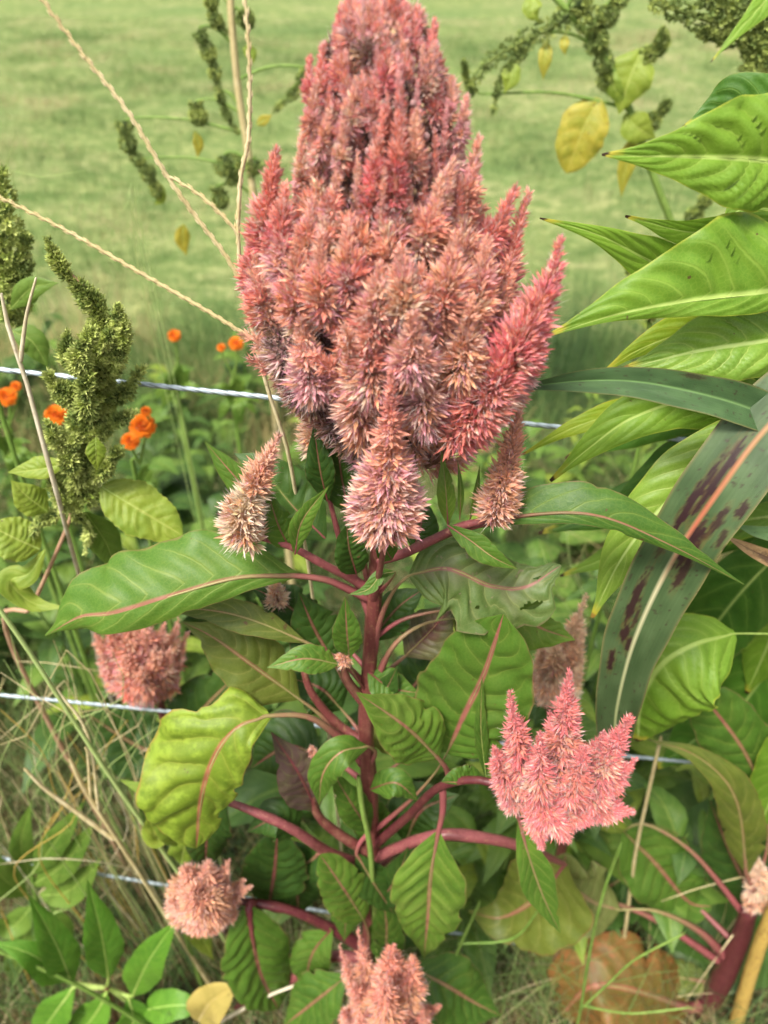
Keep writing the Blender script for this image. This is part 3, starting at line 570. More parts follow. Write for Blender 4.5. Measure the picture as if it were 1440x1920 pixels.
for (p0, p1, p2, w_, mt_) in [((694, 1560, .41), (655, 1500, .40), (618, 1438, .40), 32, 'cel'), ((700, 1700, .405), (742, 1650, .40), (765, 1588, .40), 34, 'cel_dark'), ((692, 1650, .41), (655, 1690, .40), (645, 1765, .40), 32, 'cel'), ((694, 1480, .41), (742, 1468, .40), (785, 1502, .40), 28, 'cel'),
                             ((560, 1562, .415), (520, 1535, .41), (462, 1560, .41), 40, 'cel_dark'), ((622, 1742, .415), (585, 1790, .41), (570, 1860, .41), 40, 'cel'), ((688, 1340, .415), (720, 1300, .41), (745, 1250, .41), 30, 'cel_dark'), ((690, 1260, .415), (735, 1290, .41), (790, 1300, .41), 34, 'cel'), ((696, 1200, .43), (745, 1140, .435), (800, 1100, .44), 40, 'cel_dark'), ((694, 1680, .43), (760, 1730, .435), (830, 1760, .44), 54, 'cel_dark'), ((690, 1860, .43), (740, 1900, .435), (850, 1960, .44), 54, 'cel_dark')]:
    LF(m, [p0, p1, p2], w_, mt_, prof='ov', pk=.09, pr=4, ribm='redstem')
# ---- the giant plume
# envelope of the plume in the photograph: row -> (centre, half width)
env = np.array([(-40, 708, 20), (0, 710, 50), (60, 712, 82), (120, 716, 108), (200, 722, 136), (300, 728, 150), (400, 718, 176), (480, 722, 218), (560, 735, 256), (640, 740, 258), (720, 745, 222), (790, 758, 155), (830, 750, 95)], float)
def front(px, py, q):
    """a point of the plume at depth q (-1 facing the camera .. 1 far side) of its round envelope"""
    cx, hw = np.interp(py, env[:, 0], env[:, 1]), np.interp(py, env[:, 0], env[:, 2]); k = mpp(P(cx, py, SY))
    return P(px, py, SY+q*hw*k*.8)
plume_axis = pp([(740, 838, SY), (742, 700, SY), (735, 560, SY), (724, 420, SY), (724, 300, SY), (716, 170, SY), (714, 80, SY)])
rows = np.array([838, 700, 560, 420, 300, 170, 80.]); sl = np.r_[0, np.cumsum(np.linalg.norm(np.diff(plume_axis, axis=0), axis=1))]; sl /= sl[-1]
rprof = [(s_, float(np.interp(r_, env[:, 0], env[:, 2])*mpp(p_)*(.74 if r_ < 500 else .66))) for s_, r_, p_ in zip(sl, rows, plume_axis)]
V, F, cc = spike_geo(plume_axis, 1.0, 3600, 'core', prof=rprof, tep=5, lmin=.004, lmax=.0085, hairs=False, corec='dark', lean=(.3, .6))
plume = mk('plume', V, F, MAT['floret'], main, col=cc, smooth=False); tag(plume, 'giant salmon pink plume of packed upright flower spikes')
# seed capsules showing between the fingers
Vs, Fs, Cs = [], [], []; ico = np.array([[0, 0, 1], [.894, 0, .447], [.276, .851, .447], [-.724, .526, .447], [-.724, -.526, .447], [.276, -.851, .447], [.724, .526, -.447], [-.276, .851, -.447], [-.894, 0, -.447], [-.276, -.851, -.447], [.724, -.526, -.447], [0, 0, -1]])
icf = np.array([[0, 1, 2], [0, 2, 3], [0, 3, 4], [0, 4, 5], [0, 5, 1], [1, 6, 2], [2, 7, 3], [3, 8, 4], [4, 9, 5], [5, 10, 1], [6, 7, 2], [7, 8, 3], [8, 9, 4], [9, 10, 5], [10, 6, 1], [11, 7, 6], [11, 8, 7], [11, 9, 8], [11, 10, 9], [11, 6, 10]])
for i in range(420):
    py = rng.uniform(60, 470); a_ = rng.uniform(-1.5, 1.5); cx, hw = np.interp(py, env[:, 0], env[:, 1]), np.interp(py, env[:, 0], env[:, 2])
    ctr = front(cx+math.sin(a_)*hw*.8, py, -math.cos(a_)*.84)
    Vs.append(ctr+ico*rng.uniform(.0009, .0019)*np.array([1, 1, 1.2])); Fs.append(icf+12*i); Cs.append(np.broadcast_to(C[('tan', 'brown', 'brown', 'mauve', 'dark')[i % 5]]*rng.uniform(.6, 1), (12, 3)))
tag(mk('seeds', np.vstack(Vs), np.vstack(Fs), MAT['floret'], plume, col=np.vstack(Cs)), kind='stuff')
FING = [(0, .95), (.2, 1), (.45, .78), (.7, .5), (.9, .3), (1, .14)]
for i in range(82):                                     # slender fingers of the upper half
    f = (i+.5)/82; ty = -48+400*f**.8; a = i*2.39996+.7
    cx, hw = np.interp(ty, env[:, 0], env[:, 1]), np.interp(ty, env[:, 0], env[:, 2]); jr = .90+.24*rng.uniform(); sx, q = math.sin(a)*jr, -math.cos(a)*jr
    L = np.interp(ty, [-45, 100, 300], [105, 140, 150])*rng.uniform(.65, 1.3); by = ty+L; cxb, hwb = np.interp(by, env[:, 0], env[:, 1]), np.interp(by, env[:, 0], env[:, 2])
    tip = front(cx+sx*hw, ty, q); base = front(cxb+sx*hwb*.62, by, q*.62); mid = front((cx+cxb)/2+sx*(hw+hwb)/2*.86+rng.uniform(-5, 5), ty*.45+by*.55, q*.86)
    k = mpp(mid); wpx = rng.uniform(11, 18)
    V, F, cc = spike_geo(np.array([base, mid, tip]), wpx*k, 80, 'finger' if rng.uniform() < .8 else 'mauve', prof=FING, tipc=('coral', 'salmon', 'pink', 'coral')[i % 4], lmin=.0022, lmax=.0042, lean=(.9, 1.9), splay=.34)
    mk('flower_spike', V, F, MAT['floret'], plume, col=cc, smooth=False)
for i in range(44):                                     # mauve tufts between the fingers
    py = rng.uniform(40, 420); a = rng.uniform(0, 6.28); cx, hw = np.interp(py, env[:, 0], env[:, 1]), np.interp(py, env[:, 0], env[:, 2]); sx, q = math.sin(a), -math.cos(a)
    base = front(cx+sx*hw*.6, py+18, q*.6); tip = front(cx+sx*hw*.93, py-16, q*.93)
    V, F, cc = spike_geo(np.array([base, tip]), rng.uniform(20, 28)*mpp(tip), 42, ('mauve', 'mauve', 'plume', 'core')[i % 4], prof=[(0, .6), (.5, 1), (1, .7)], lmin=.003, lmax=.0075, splay=.75)
    mk('flower_tuft', V, F, MAT['floret'], plume, col=cc, smooth=False)
for i in range(16):                                     # the crowded tip
    tx, ty = 712+(i % 8-3.5)*14+rng.uniform(-5, 5), rng.uniform(-75, 25)+abs(i % 8-3.5)*14; q = -1+.9*(i//8)
    V, F, cc = spike_geo(np.array([front(712+(tx-712)*.55, ty+150, q*.6), front(tx*.6+712*.4, ty+80, q*.8), front(tx, ty, q*.5)]), 17*mpp(P(712, 0, SY)), 95, 'finger' if i % 3 else 'mauve', prof=FING, tipc=('coral', 'pink', 'salmon')[i % 3], lmin=.0022, lmax=.0042, lean=(.9, 1.9), splay=.36)
    mk('flower_spike', V, F, MAT['floret'], plume, col=cc, smooth=False)
TUFT = [(0, .6), (.2, 1), (.5, .9), (.75, .62), (1, .25)]
for i in range(120):                                    # broad open tufts of the lower half
    f = (i+.5)/120; ty = 345+430*f+rng.uniform(-25, 25); a = i*2.39996+rng.uniform(-.45, .45)
    cx, hw = np.interp(ty, env[:, 0], env[:, 1]), np.interp(ty, env[:, 0], env[:, 2]); jr = .86+.18*rng.uniform(); sx, q = math.sin(a)*jr, -math.cos(a)*jr
    L = rng.uniform(75, 135); by = ty+L; cxb, hwb = np.interp(by, env[:, 0], env[:, 1]), np.interp(by, env[:, 0], env[:, 2])
    tip = front(cx+sx*hw*1.03+rng.uniform(-24, 24), ty, q); base = front(cxb+sx*hwb*.5, by, q*.5); mid = front((cx+cxb)/2+sx*(hw+hwb)/2*.85+rng.uniform(-12, 12), ty*.45+by*.55, q*.85)
    k = mpp(mid); wpx = rng.uniform(30, 48)
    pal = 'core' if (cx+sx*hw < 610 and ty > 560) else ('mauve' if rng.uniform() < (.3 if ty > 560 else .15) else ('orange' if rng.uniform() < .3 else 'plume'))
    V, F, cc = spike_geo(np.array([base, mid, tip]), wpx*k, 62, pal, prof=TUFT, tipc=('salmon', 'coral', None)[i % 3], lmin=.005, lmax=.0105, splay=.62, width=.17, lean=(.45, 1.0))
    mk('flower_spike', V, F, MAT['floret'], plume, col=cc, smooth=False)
# spikes that stand out singly: base x,y > tip x,y, half width, depth base, depth tip, palette
hero = [
 (688, 450, 720, 200, 30, -.8, -1.15, 'red'), (736, 425, 750, 207, 30, -.8, -1.2, 'red'), (845, 430, 899, 258, 27, -.4, -.5, 'plume'),
 (880, 480, 966, 356, 30, -.3, -.35, 'red'), (895, 620, 990, 362, 36, -.3, -.2, 'red'), (500, 470, 518, 280, 34, .0, -.1, 'red'), (528, 500, 535, 350, 34, -.5, -.6, 'red'),
 (600, 300, 620, 200, 16, -.75, -.9, 'plume'), (640, 270, 654, 186, 15, -.8, -.95, 'plume'), (640, 310, 646, 232, 15, -.9, -1.05, 'plume'), (620, 420, 634, 317, 17, -.85, -1.0, 'plume'),
 (608, 500, 627, 366, 24, -.8, -.95, 'plume'), (580, 480, 586, 378, 22, -.75, -.85, 'plume'), (700, 240, 700, 140, 18, -.9, -1.0, 'red'), (720, 180, 723, 62, 18, -.9, -1.0, 'red'),
 (590, 200, 580, 110, 13, -.2, -.1, 'red'), (612, 190, 604, 87, 13, -.4, -.3, 'red'), (640, 170, 641, 65, 15, -.6, -.5, 'red'), (645, 100, 640, 12, 14, -.4, -.3, 'red'), (660, 90, 654, -5, 14, -.7, -.7, 'top'),
 (748, 100, 757, 8, 14, -.6, -.6, 'red'), (770, 110, 782, 16, 14, -.4, -.3, 'red'), (795, 140, 815, 40, 14, -.3, -.2, 'red'), (795, 180, 810, 92, 15, -.6, -.6, 'plume'),
 (850, 270, 874, 182, 15, -.4, -.4, 'mauve'), (830, 230, 847, 148, 15, -.4, -.3, 'plume'), (810, 220, 821, 130, 15, -.5, -.5, 'red'), (585, 250, 592, 156, 15, -.4, -.4, 'plume'), (572, 350, 566, 258, 15, -.3, -.3, 'plume'),
 (655, 250, 668, 150, 18, -.9, -1.0, 'plume'), (770, 330, 780, 210, 20, -.9, -1.0, 'plume'), (800, 420, 850, 300, 24, -.8, -.85, 'mauve'), (780, 480, 830, 330, 28, -.9, -.95, 'plume'),
 (560, 620, 570, 430, 40, -.7, -.8, 'plume'), (610, 600, 618, 440, 36, -.9, -1.0, 'plume'), (660, 560, 650, 420, 34, -1.0, -1.1, 'plume'), (700, 620, 705, 500, 44, -1.0, -1.1, 'plume'), (760, 600, 752, 470, 44, -1.05, -1.15, 'plume'),
 (820, 600, 835, 440, 42, -.95, -1.0, 'plume'), (870, 620, 900, 450, 40, -.8, -.8, 'plume'), (700, 740, 700, 590, 50, -1.0, -1.1, 'plume'), (770, 700, 765, 590, 48, -1.1, -1.2, 'mauve'), (690, 830, 646, 615, 52, -.8, -1.1, 'orange'),
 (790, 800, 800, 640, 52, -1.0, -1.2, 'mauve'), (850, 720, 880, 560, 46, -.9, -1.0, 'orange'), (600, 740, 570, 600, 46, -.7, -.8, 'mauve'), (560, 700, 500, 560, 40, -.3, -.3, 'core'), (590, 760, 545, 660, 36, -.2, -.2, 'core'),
 (520, 620, 480, 480, 38, -.2, -.2, 'plume'), (500, 560, 470, 430, 34, .1, .1, 'red'), (545, 520, 530, 410, 34, -.6, -.6, 'mauve'), (900, 760, 985, 660, 46, -.2, -.2, 'mauve'), (870, 680, 960, 520, 44, -.5, -.5, 'plume')]
for (bx, by, tx, ty, hw, q0, q1, pal) in hero:
    tx = tx+((tx-730)*.06+rng.uniform(-14, 14) if ty > 400 and 520 < tx < 950 else 0); b, e = front(bx, by, q0*.8), front(tx, ty, q1*.94); mid = (b+e)/2; mid = mid+np.array([(bx-720)/150*.001+(0 if tx > bx else 0), -.004, -.003])
    k = mpp(mid); n = int(60+hw*2.2)
    V, F, cc = spike_geo(np.array([b, mid, e]), hw*k, n, pal, tipc='coral' if pal in ('red', 'top') else ('salmon' if pal != 'core' else None), lmin=.0026 if ty < 330 else .004, lmax=.0052 if (ty < 330 and tx < 860 and tx > 540) else .0098, splay=.42 if ty < 330 else .55, prof=FING if ty < 330 else None)
    mk('flower_spike', V, F, MAT['floret'], plume, col=cc, smooth=False)
# the long arching spike at the right of the plume
SP(plume, [(850, 822, SY-.045), (930, 720, SY-.052), (1000, 590, SY-.045), (1038, 510, SY-.04), (1051, 450, SY-.038)], 62, 300, 'red', prof=[(0, .7), (.15, 1), (.45, .85), (.7, .55), (.88, .28), (1, .07)], lmax=.011, lmin=.004, splay=.5)
SP(plume, [(905, 770, SY-.01), (985, 690, SY-.01), (1010, 600, SY-.008)], 44, 220, 'mauve')

# ---- side flower heads
SP(m, [(722, 1000, SY-.052), (724, 930, SY-.056), (730, 840, SY-.062), (736, 696, SY-.072)], 76, 320, 'mauve', prof=[(0, .45), (.08, .85), (.22, 1), (.40, .80), (.48, .46), (.64, .30), (.85, .16), (1, .05)], tipc='coral', lmax=.0105, lmin=.0035, splay=.85, width=.19)
SP(m, [(470, 1018, .392), (452, 975, .39), (480, 905, .388), (522, 818, .388)], 44, 190, 'pale', prof=[(0, .7), (.15, 1), (.4, .85), (.65, .55), (.85, .28), (1, .06)], tipc='salmon', lmax=.010, lmin=.004, splay=.5, lean=(.6, 1.1), corec='peach')
SP(m, [(925, 975, .388), (938, 930, .386), (952, 870, .386), (975, 768, .386)], 40, 180, 'orange', prof=[(0, .7), (.15, .95), (.4, .8), (.65, .55), (.85, .28), (1, .06)], tipc='salmon', lmax=.010, lmin=.004, splay=.5, lean=(.7, 1.2), corec='tan')
SP(m, [(600, 850, .47), (590, 800, .47), (572, 740, .472)], 36, 160, 'pale', tipc='peach')
SP(m, [(586, 1425, .42), (584, 1400, .42)], 10, 60, 'orange')
SP(m, [(645, 1245, .40), (642, 1208, .40)], 11, 50, 'orange')
SP(m, [(522, 1135, .455), (514, 1082, .455)], 20, 90, 'pale')

def head(parent, name, label, spikes, Y, pal, tipc, core=None, corehw=40, dens=1.0, **kw):
    b0 = spikes[0]; cpts = core or [(b0[0], b0[1], Y), ((b0[0]+b0[2])/2, (b0[1]+b0[3])/2, Y)]
    h = SP(parent, cpts, corehw, int(260*dens), pal, name=name, prof=[(0, .6), (.3, 1), (.7, .9), (1, .4)], **kw); tag(h, label)
    for (bx, by, tx, ty, hw, dY) in spikes:
        SP(h, [(bx, by, Y-dY*.4), ((bx+tx)/2+(bx-cpts[0][0])*.06, (by+ty)/2, Y-dY*.8), (tx, ty, Y-dY)], hw, int((80+hw*2.6)*dens), pal, tipc=tipc, **kw)
    return h
head(m, 'flower_head', 'coral pink flower head with spreading pointed spikes', [
    (985, 1485, 956, 1297, 34, .01), (1040, 1470, 1068, 1260, 45, .008), (1085, 1490, 1183, 1344, 42, .006), (1010, 1505, 1012, 1372, 33, .028), (1085, 1505, 1192, 1425, 36, .01),
    (1095, 1515, 1188, 1522, 28, .012), (1010, 1505, 1066, 1578, 30, .03), (1000, 1500, 1016, 1592, 23, .025), (1050, 1450, 1030, 1335, 25, .0), (1095, 1450, 1132, 1372, 25, .0), (960, 1480, 926, 1400, 27, .01),
    (1060, 1500, 1100, 1400, 36, .022), (1050, 1520, 1110, 1540, 28, .02), (970, 1500, 940, 1490, 23, .01)], .352, 'red', 'rose', core=[(1000, 1515, .352), (1050, 1430, .352)], corehw=34, lmax=.009)
head(m, 'flower_head', 'round salmon flower head low on the left branch', [
    (390, 1700, 318, 1690, 40, .02), (390, 1690, 345, 1625, 40, .02), (390, 1690, 390, 1615, 38, .02), (390, 1700, 350, 1735, 38, .02), (395, 1700, 400, 1740, 34, .02), (390, 1690, 360, 1670, 52, .04), (400, 1690, 430, 1612, 20, .01), (410, 1690, 470, 1662, 20, .01), (410, 1695, 458, 1650, 18, .0), (400, 1690, 425, 1665, 34, .02), (400, 1700, 440, 1720, 28, .01)],
    .405, 'orange', 'salmon', core=[(400, 1690, .41), (350, 1680, .40)], corehw=62, lmax=.010)
head(m, 'flower_head', 'coral flower head with pale spikes near the foot of the stem', [
    (725, 1900, 735, 1775, 58, .02), (720, 1910, 660, 1850, 46, .03), (725, 1910, 790, 1850, 46, .02), (720, 1920, 720, 1840, 58, .05), (700, 1900, 671, 1740, 22, .01), (690, 1910, 636, 1770, 20, .01), (690, 1920, 642, 1900, 34, .03), (745, 1920, 826, 1885, 26, .01), (760, 1920, 790, 1900, 44, .03), (750, 1880, 775, 1800, 44, .02), (700, 1940, 680, 1915, 48, .05), (740, 1950, 760, 1925, 48, .05)],
      .35, 'orange', 'coral', core=[(720, 1940, .35), (728, 1850, .345)], corehw=66, lmax=.010)
# ------------------------------------------------------------------ other celosias
def ground_pt(x, y): return np.array([x, y, float(ground_h(x, y))-.008])
def plant(name, pts, r, mat, label, cat='plant', group=None, n=50, ns=10, foot=0.0, footy=0.0):
    """a plant root: stem through pts (photo px + depth), dropped to the ground below the last one"""
    s = pp(pts); e = s[-1]; s = np.vstack([s, [ground_pt(e[0]+foot, e[1]+abs(foot)*.2+footy)]]) if e[2] > .05 else s
    o = root(name, s[-1], label, cat, group); k = mpp(s[0])
    tube('stem', s, np.array(r)*k, MAT[mat], o, n=n, ns=ns, bump=.02); return o
# behind the left big leaf
b = plant('celosia_plant', [(290, 1270, .60), (300, 1320, .60), (330, 1420, .60)], [9, 12, 12], 'darkstem', 'smaller plumed plant with coral head half hidden under the broad left leaf')
head(b, 'flower_head', 'coral flower head of upright finger spikes', [
    (250, 1280, 200, 1160, 34, .02), (260, 1280, 235, 1150, 34, .03), (270, 1280, 275, 1160, 30, .03), (280, 1270, 310, 1165, 22, .02), (300, 1270, 335, 1160, 20, .01), (310, 1270, 352, 1185, 18, .0), (240, 1270, 180, 1190, 32, .02), (245, 1285, 190, 1240, 30, .02), (265, 1290, 235, 1230, 40, .05), (290, 1290, 290, 1210, 26, .05), (300, 1285, 320, 1215, 22, .04), (275, 1300, 265, 1250, 34, .06), (300, 1300, 340, 1240, 22, .02)],
    .60, 'plume', 'salmon', core=[(280, 1290, .60), (260, 1200, .60)], corehw=66, dens=.7, lmax=.012)
LF(b, [(330, 1400, .58), (380, 1330, .58), (470, 1240, .585)], 60, 'cel_dark', prof='ov', pr=6)
LF(b, [(330, 1420, .62), (260, 1400, .63), (150, 1330, .64)], 60, 'cel_dark', prof='ov', pr=6)
# behind the worn right leaf
b = plant('celosia_plant', [(1050, 1290, .56), (1060, 1360, .56), (1080, 1480, .56)], [8, 11, 11], 'redstem', 'plumed plant with faded tan flower head behind the worn leaves')
head(b, 'flower_head', 'faded tan and pink flower head', [
    (1045, 1270, 1100, 1112, 26, .01), (1045, 1290, 1095, 1185, 34, .02), (1040, 1290, 1090, 1230, 34, .02), (1040, 1295, 1040, 1200, 36, .03), (1035, 1295, 1010, 1210, 32, .02), (1035, 1300, 1010, 1260, 34, .03), (1050, 1300, 1080, 1270, 32, .03)],
    .55, 'pale', 'peach', core=[(1045, 1300, .56), (1050, 1210, .56)], corehw=46, dens=.8, lmax=.011)
LF(b, [(1060, 1360, .57), (1010, 1320, .58), (950, 1330, .59)], 46, 'cel_dark', prof='ov', pr=5)
# bottom right
k_ = plant('celosia_plant', [(1405, 1700, .50), (1388, 1760, .50), (1345, 1850, .50), (1300, 1930, .50)], [15, 20, 24, 25, 26], 'darkstem', 'plumed plant with thick crimson stem and one orange brown leaf low beside yellow stalk')
LF(k_, [(1160, 1706, .52), (1110, 1690, .52), (1062, 1650, .525), (1060, 1600, .53)], 62, 'cel_pale', prof='round', fold=(10, 5), wave=.12, pr=8, pet=[(1366, 1800, .50), (1310, 1745, .51), (1230, 1708, .515)], bites=[(.7, .3, .06, .1)])
LF(k_, [(1290, 1890, .49), (1200, 1860, .48), (1110, 1850, .48), (1052, 1905, .48)], 80, 'cel_orange', wr=90, prof='round', pk=.08, pr=9, pet=[(1330, 1880, .50), (1310, 1885, .495)])
LF(k_, [(1345, 1845, .51), (1260, 1830, .52), (1200, 1820, .525)], 30, 'cel_olive', prof='lance', pr=9)
LF(k_, [(1060, 1720, .54), (1040, 1800, .545), (1010, 1880, .55), (985, 1925, .55)], 58, 'cel_pale', prof='round', pr=5, pet=[(1360, 1810, .50), (1220, 1720, .53), (1120, 1690, .54)])
LF(k_, [(1170, 1560, .56), (1230, 1620, .555), (1290, 1690, .55), (1335, 1700, .55)], 66, 'cel', prof='round', wave=.1, pr=5, pet=[(1400, 1720, .50), (1300, 1600, .54), (1210, 1545, .56)])
LF(k_, [(1400, 1640, .50), (1380, 1500, .50), (1310, 1420, .51), (1210, 1385, .52)], 40, 'cel_olive', wr=46, prof='ov', pr=7, pet=[(1402, 1712, .50), (1420, 1690, .50)])
LF(k_, [(1430, 1480, .52), (1390, 1400, .525), (1330, 1320, .53), (1290, 1275, .53)], 62, 'cel', prof='round', pr=5, pet=[(1405, 1705, .50), (1440, 1580, .51)])
LF(k_, [(1420, 1700, .53), (1370, 1600, .54), (1330, 1500, .55)], 60, 'cel_dark', prof='ov', pr=5)
SP(k_, [(1412, 1700, .50), (1425, 1650, .50), (1416, 1598, .50)], 26, 150, 'pale')
LF(k_, [(1180, 1640, .60), (1120, 1680, .60), (1060, 1760, .60)], 70, 'cel_dark', prof='ov', pr=4, pet=[(1380, 1770, .50), (1260, 1660, .58)])
y_ = plant('dry_stalk', [(1470, 1660, .47), (1425, 1770, .47), (1385, 1900, .47), (1370, 1960, .47)], [11, 14, 15, 16, 16], 'yellowstem', 'yellow dry stalk leaning beside the thick crimson stem', 'stalk')

# ------------------------------------------------------------------ tall leafy plant at the right
r_ = plant('leafy_plant', [(1590, -160, .52), (1585, 300, .52), (1570, 700, .52), (1560, 1100, .52), (1555, 1500, .52)], [10, 16, 20, 24, 26, 28], 'greenstem', 'tall plant with broad lime green leaves with brown tips behind the spotted blade', foot=.35)
def RL(pts, w, mat='rt', att=None, **kw):
    s0 = pts[0]; a = att if att is not None else (min(1590, 1585), s0[1]+60, .52)
    kw.setdefault('nu', 50); kw.setdefault('nv', 21); kw.setdefault('prof', 'long'); kw.setdefault('N', 10)
    return LF(r_, pts, w, mat, pet=[a, ((a[0]+s0[0])/2, (a[1]+s0[1])/2-4, (a[2]+s0[2])/2)], pr=kw.pop('pr', 5), ribm='rib', **kw)
RL([(1540, 330, .47), (1440, 302, .455), (1290, 294, .445), (1190, 293, .44), (1128, 290, .44)], 92, wr=120, fold=(0, 6), pk=.13, prof='acum')
RL([(1480, 560, .50), (1300, 528, .485), (1210, 485, .48), (1120, 440, .475), (1012, 409, .475)], 58, wr=64, fold=(-4, 6), pk=.12, prof='acum')
RL([(1560, 430, .50), (1440, 428, .49), (1300, 436, .48), (1172, 405, .475)], 40, wr=34, fold=(-10, 20), pk=.08)
RL([(1560, 520, .455), (1440, 548, .44), (1290, 566, .43), (1150, 592, .425), (1022, 632, .425)], 36, wr=150, fold=(-12, 4), pk=.10, prof='acum', wave=.10, N=9)
RL([(1560, 590, .49), (1420, 590, .48), (1280, 625, .475), (1190, 660, .475), (1128, 702, .475)], 34, 'rt_yellow', wr=52, fold=(-10, 8), pk=.08)
RL([(1560, 620, .465), (1430, 640, .45), (1300, 660, .445), (1170, 692, .445)], 66, 'rt_pale', wr=78, fold=(0, -6), pk=.14)
RL([(1500, 780, .49), (1310, 752, .47), (1190, 782, .46), (1110, 836, .458), (1032, 902, .458)], 52, wr=62, fold=(-6, 6), pk=.11)
RL([(1400, 760, .53), (1200, 770, .51), (1080, 800, .505), (978, 853, .505)], 26, 'rt_yellow', wr=30, pk=.06)
RL([(1500, 790, .475), (1380, 838, .45), (1260, 932, .435), (1170, 1040, .428), (1110, 1158, .425)], 62, 'rt_pale', wr=66, fold=(0, 8), pk=.12)
RL([(1378, 1188, .50), (1300, 1208, .485), (1235, 1250, .48), (1200, 1320, .478), (1196, 1390, .48)], 118, 'rt', wr=64, fold=(-8, 0), pk=.10, prof='round', N=8, att=(1560, 1200, .52), pr=3)
RL([(1560, -160, .48), (1440, -5, .45), (1380, 62, .44), (1332, 117, .435)], 40, wr=34, prof='acum', pk=.08)
RL([(1500, 260, .56), (1400, 200, .57), (1340, 215, .58), (1280, 240, .58)], 60, 'rt_dark', pk=.08)
RL([(1480, 400, .54), (1400, 390, .53), (1350, 420, .53)], 50, 'rt', pk=.08)
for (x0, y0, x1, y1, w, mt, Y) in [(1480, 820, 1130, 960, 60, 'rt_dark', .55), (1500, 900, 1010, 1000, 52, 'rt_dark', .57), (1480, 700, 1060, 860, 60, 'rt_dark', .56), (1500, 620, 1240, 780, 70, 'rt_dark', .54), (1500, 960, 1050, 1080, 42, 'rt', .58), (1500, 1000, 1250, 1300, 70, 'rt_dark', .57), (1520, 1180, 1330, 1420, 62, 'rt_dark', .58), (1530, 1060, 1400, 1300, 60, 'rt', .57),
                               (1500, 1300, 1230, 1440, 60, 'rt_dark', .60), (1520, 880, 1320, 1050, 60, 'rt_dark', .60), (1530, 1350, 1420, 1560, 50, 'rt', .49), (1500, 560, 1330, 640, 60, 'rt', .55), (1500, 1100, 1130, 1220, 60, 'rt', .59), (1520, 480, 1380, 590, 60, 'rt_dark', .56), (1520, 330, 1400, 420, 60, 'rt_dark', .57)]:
    RL([(x0, y0, Y-.01), ((x0+x1)/2, (y0+y1)/2-22, Y), (x1, y1, Y+.01)], w, mt, pk=.10, nu=36, nv=15)

# ------------------------------------------------------------------ broad grass blades (sorghum) at the right
def stain_blade(parent, pts, w, lesions, base, ribcols, name='blade', roll=0, prof='band', fold=(10, 10)):
    mid = pp(pts); k = mpp(mid[len(mid)//2]); nu, nv = 260, 41
    V, F, UV, mm = leaf_geo(mid, w*k, w*k, prof=prof, fold=fold, roll=roll, pk=0, nu=nu, nv=nv, wave=.04)
    u, v = UV[:, 0], UV[:, 1]; cc = np.array(lin(*base[0]))[None]*np.ones((len(u), 1))
    g = vnoise(u*9, v*2.2, 3, 2)[:, None]; cc = cc*(1-g)+np.array(lin(*base[1]))*g
    ln_ = (.5+.5*np.sin(v*150))[:, None]; cc = cc*(.93+.1*ln_)
    e = np.clip((np.abs(v-.5)*2-.93)/.05, 0, 1)[:, None]; cc = cc*(1-.5*e)+np.array(lin(150, 130, 80))*.5*e
    for (lu, lv, ru, rv, st) in lesions:
        dd = np.hypot((u-lu)/ru, (v-lv)/(rv*1.35))+(vnoise(u*40, v*22, 3, 5)-.5)*.7
        ring = np.clip(1.35-dd, 0, .5)[:, None]*st*.8; cc = cc*(1-ring)+np.array(lin(112, 96, 52))*ring
        f = np.clip((1.0-dd)*3.5, 0, 1)[:, None]*st; cc = cc*(1-f)+np.array(lin(52, 32, 34))*f
    sp = np.clip((vnoise(u*150, v*26, 1, 9)-.83)*8, 0, 1)[:, None]*.8; cc = cc*(1-sp)+np.array(lin(60, 40, 36))*sp
    rb = np.clip(1-np.abs(v-.5)/.035, 0, 1)[:, None]**.5; rc = np.stack([np.interp(u, [q[0] for q in ribcols], [lin(*q[1])[z] for q in ribcols]) for z in range(3)], 1)
    cc = cc*(1-rb)+rc*rb
    return mk(name, V, F, MAT['blade'], parent, uv=UV, col=cc)
t = NT('grass_blade'); a = t.n('ShaderNodeVertexColor'); a.layer_name = 'col'; tc = t.n('ShaderNodeTexCoord').outputs['Object']
uvn = t.n('ShaderNodeUVMap'); mp = t.n('ShaderNodeMapping'); mp.inputs['Scale'].default_value = (2, 60, 1); t.l(uvn.outputs[0], mp.inputs[0])
h = t.M('ADD', t.noise(4, 2, mp.outputs[0]), t.M('MULTIPLY', t.noise(300, 2, tc), .4))
MAT['blade'] = t.finish(a.outputs[0], .42, .4, .16, None, t.bump(h, .5, .0006))
sg = plant('sorghum_plant', [(1700, 560, .44), (1690, 900, .44), (1680, 1300, .44)], [16, 20, 24, 26], 'greenstem', 'coarse grass plant with broad dark blades spotted brown arching over the lime leaves', foot=.35)
stain_blade(sg, [(1690, 600, .44), (1560, 690, .425), (1440, 800, .41), (1345, 925, .395), (1255, 1060, .39), (1190, 1200, .388), (1158, 1320, .39), (1150, 1400, .392)], 66,
    [(.395, .60, .06, .055, 1), (.40, .28, .04, .045, .9), (.44, .70, .085, .05, 1), (.46, .40, .05, .10, 1), (.52, .72, .03, .05, .6), (.50, .30, .05, .05, .9), (.63, .73, .055, .055, .95), (.655, .60, .03, .035, .8), (.70, .69, .035, .06, .95), (.735, .57, .03, .045, .9), (.80, .80, .04, .05, .95), (.94, .3, .03, .06, .9), (.36, .12, .02, .05, .9), (.42, .10, .02, .04, .8)],
    [(62, 84, 50), (84, 106, 68)], [(0, (170, 164, 110)), (.34, (180, 116, 82)), (.42, (190, 104, 80)), (.5, (190, 156, 120)), (.56, (206, 200, 160)), (1, (164, 178, 120))])
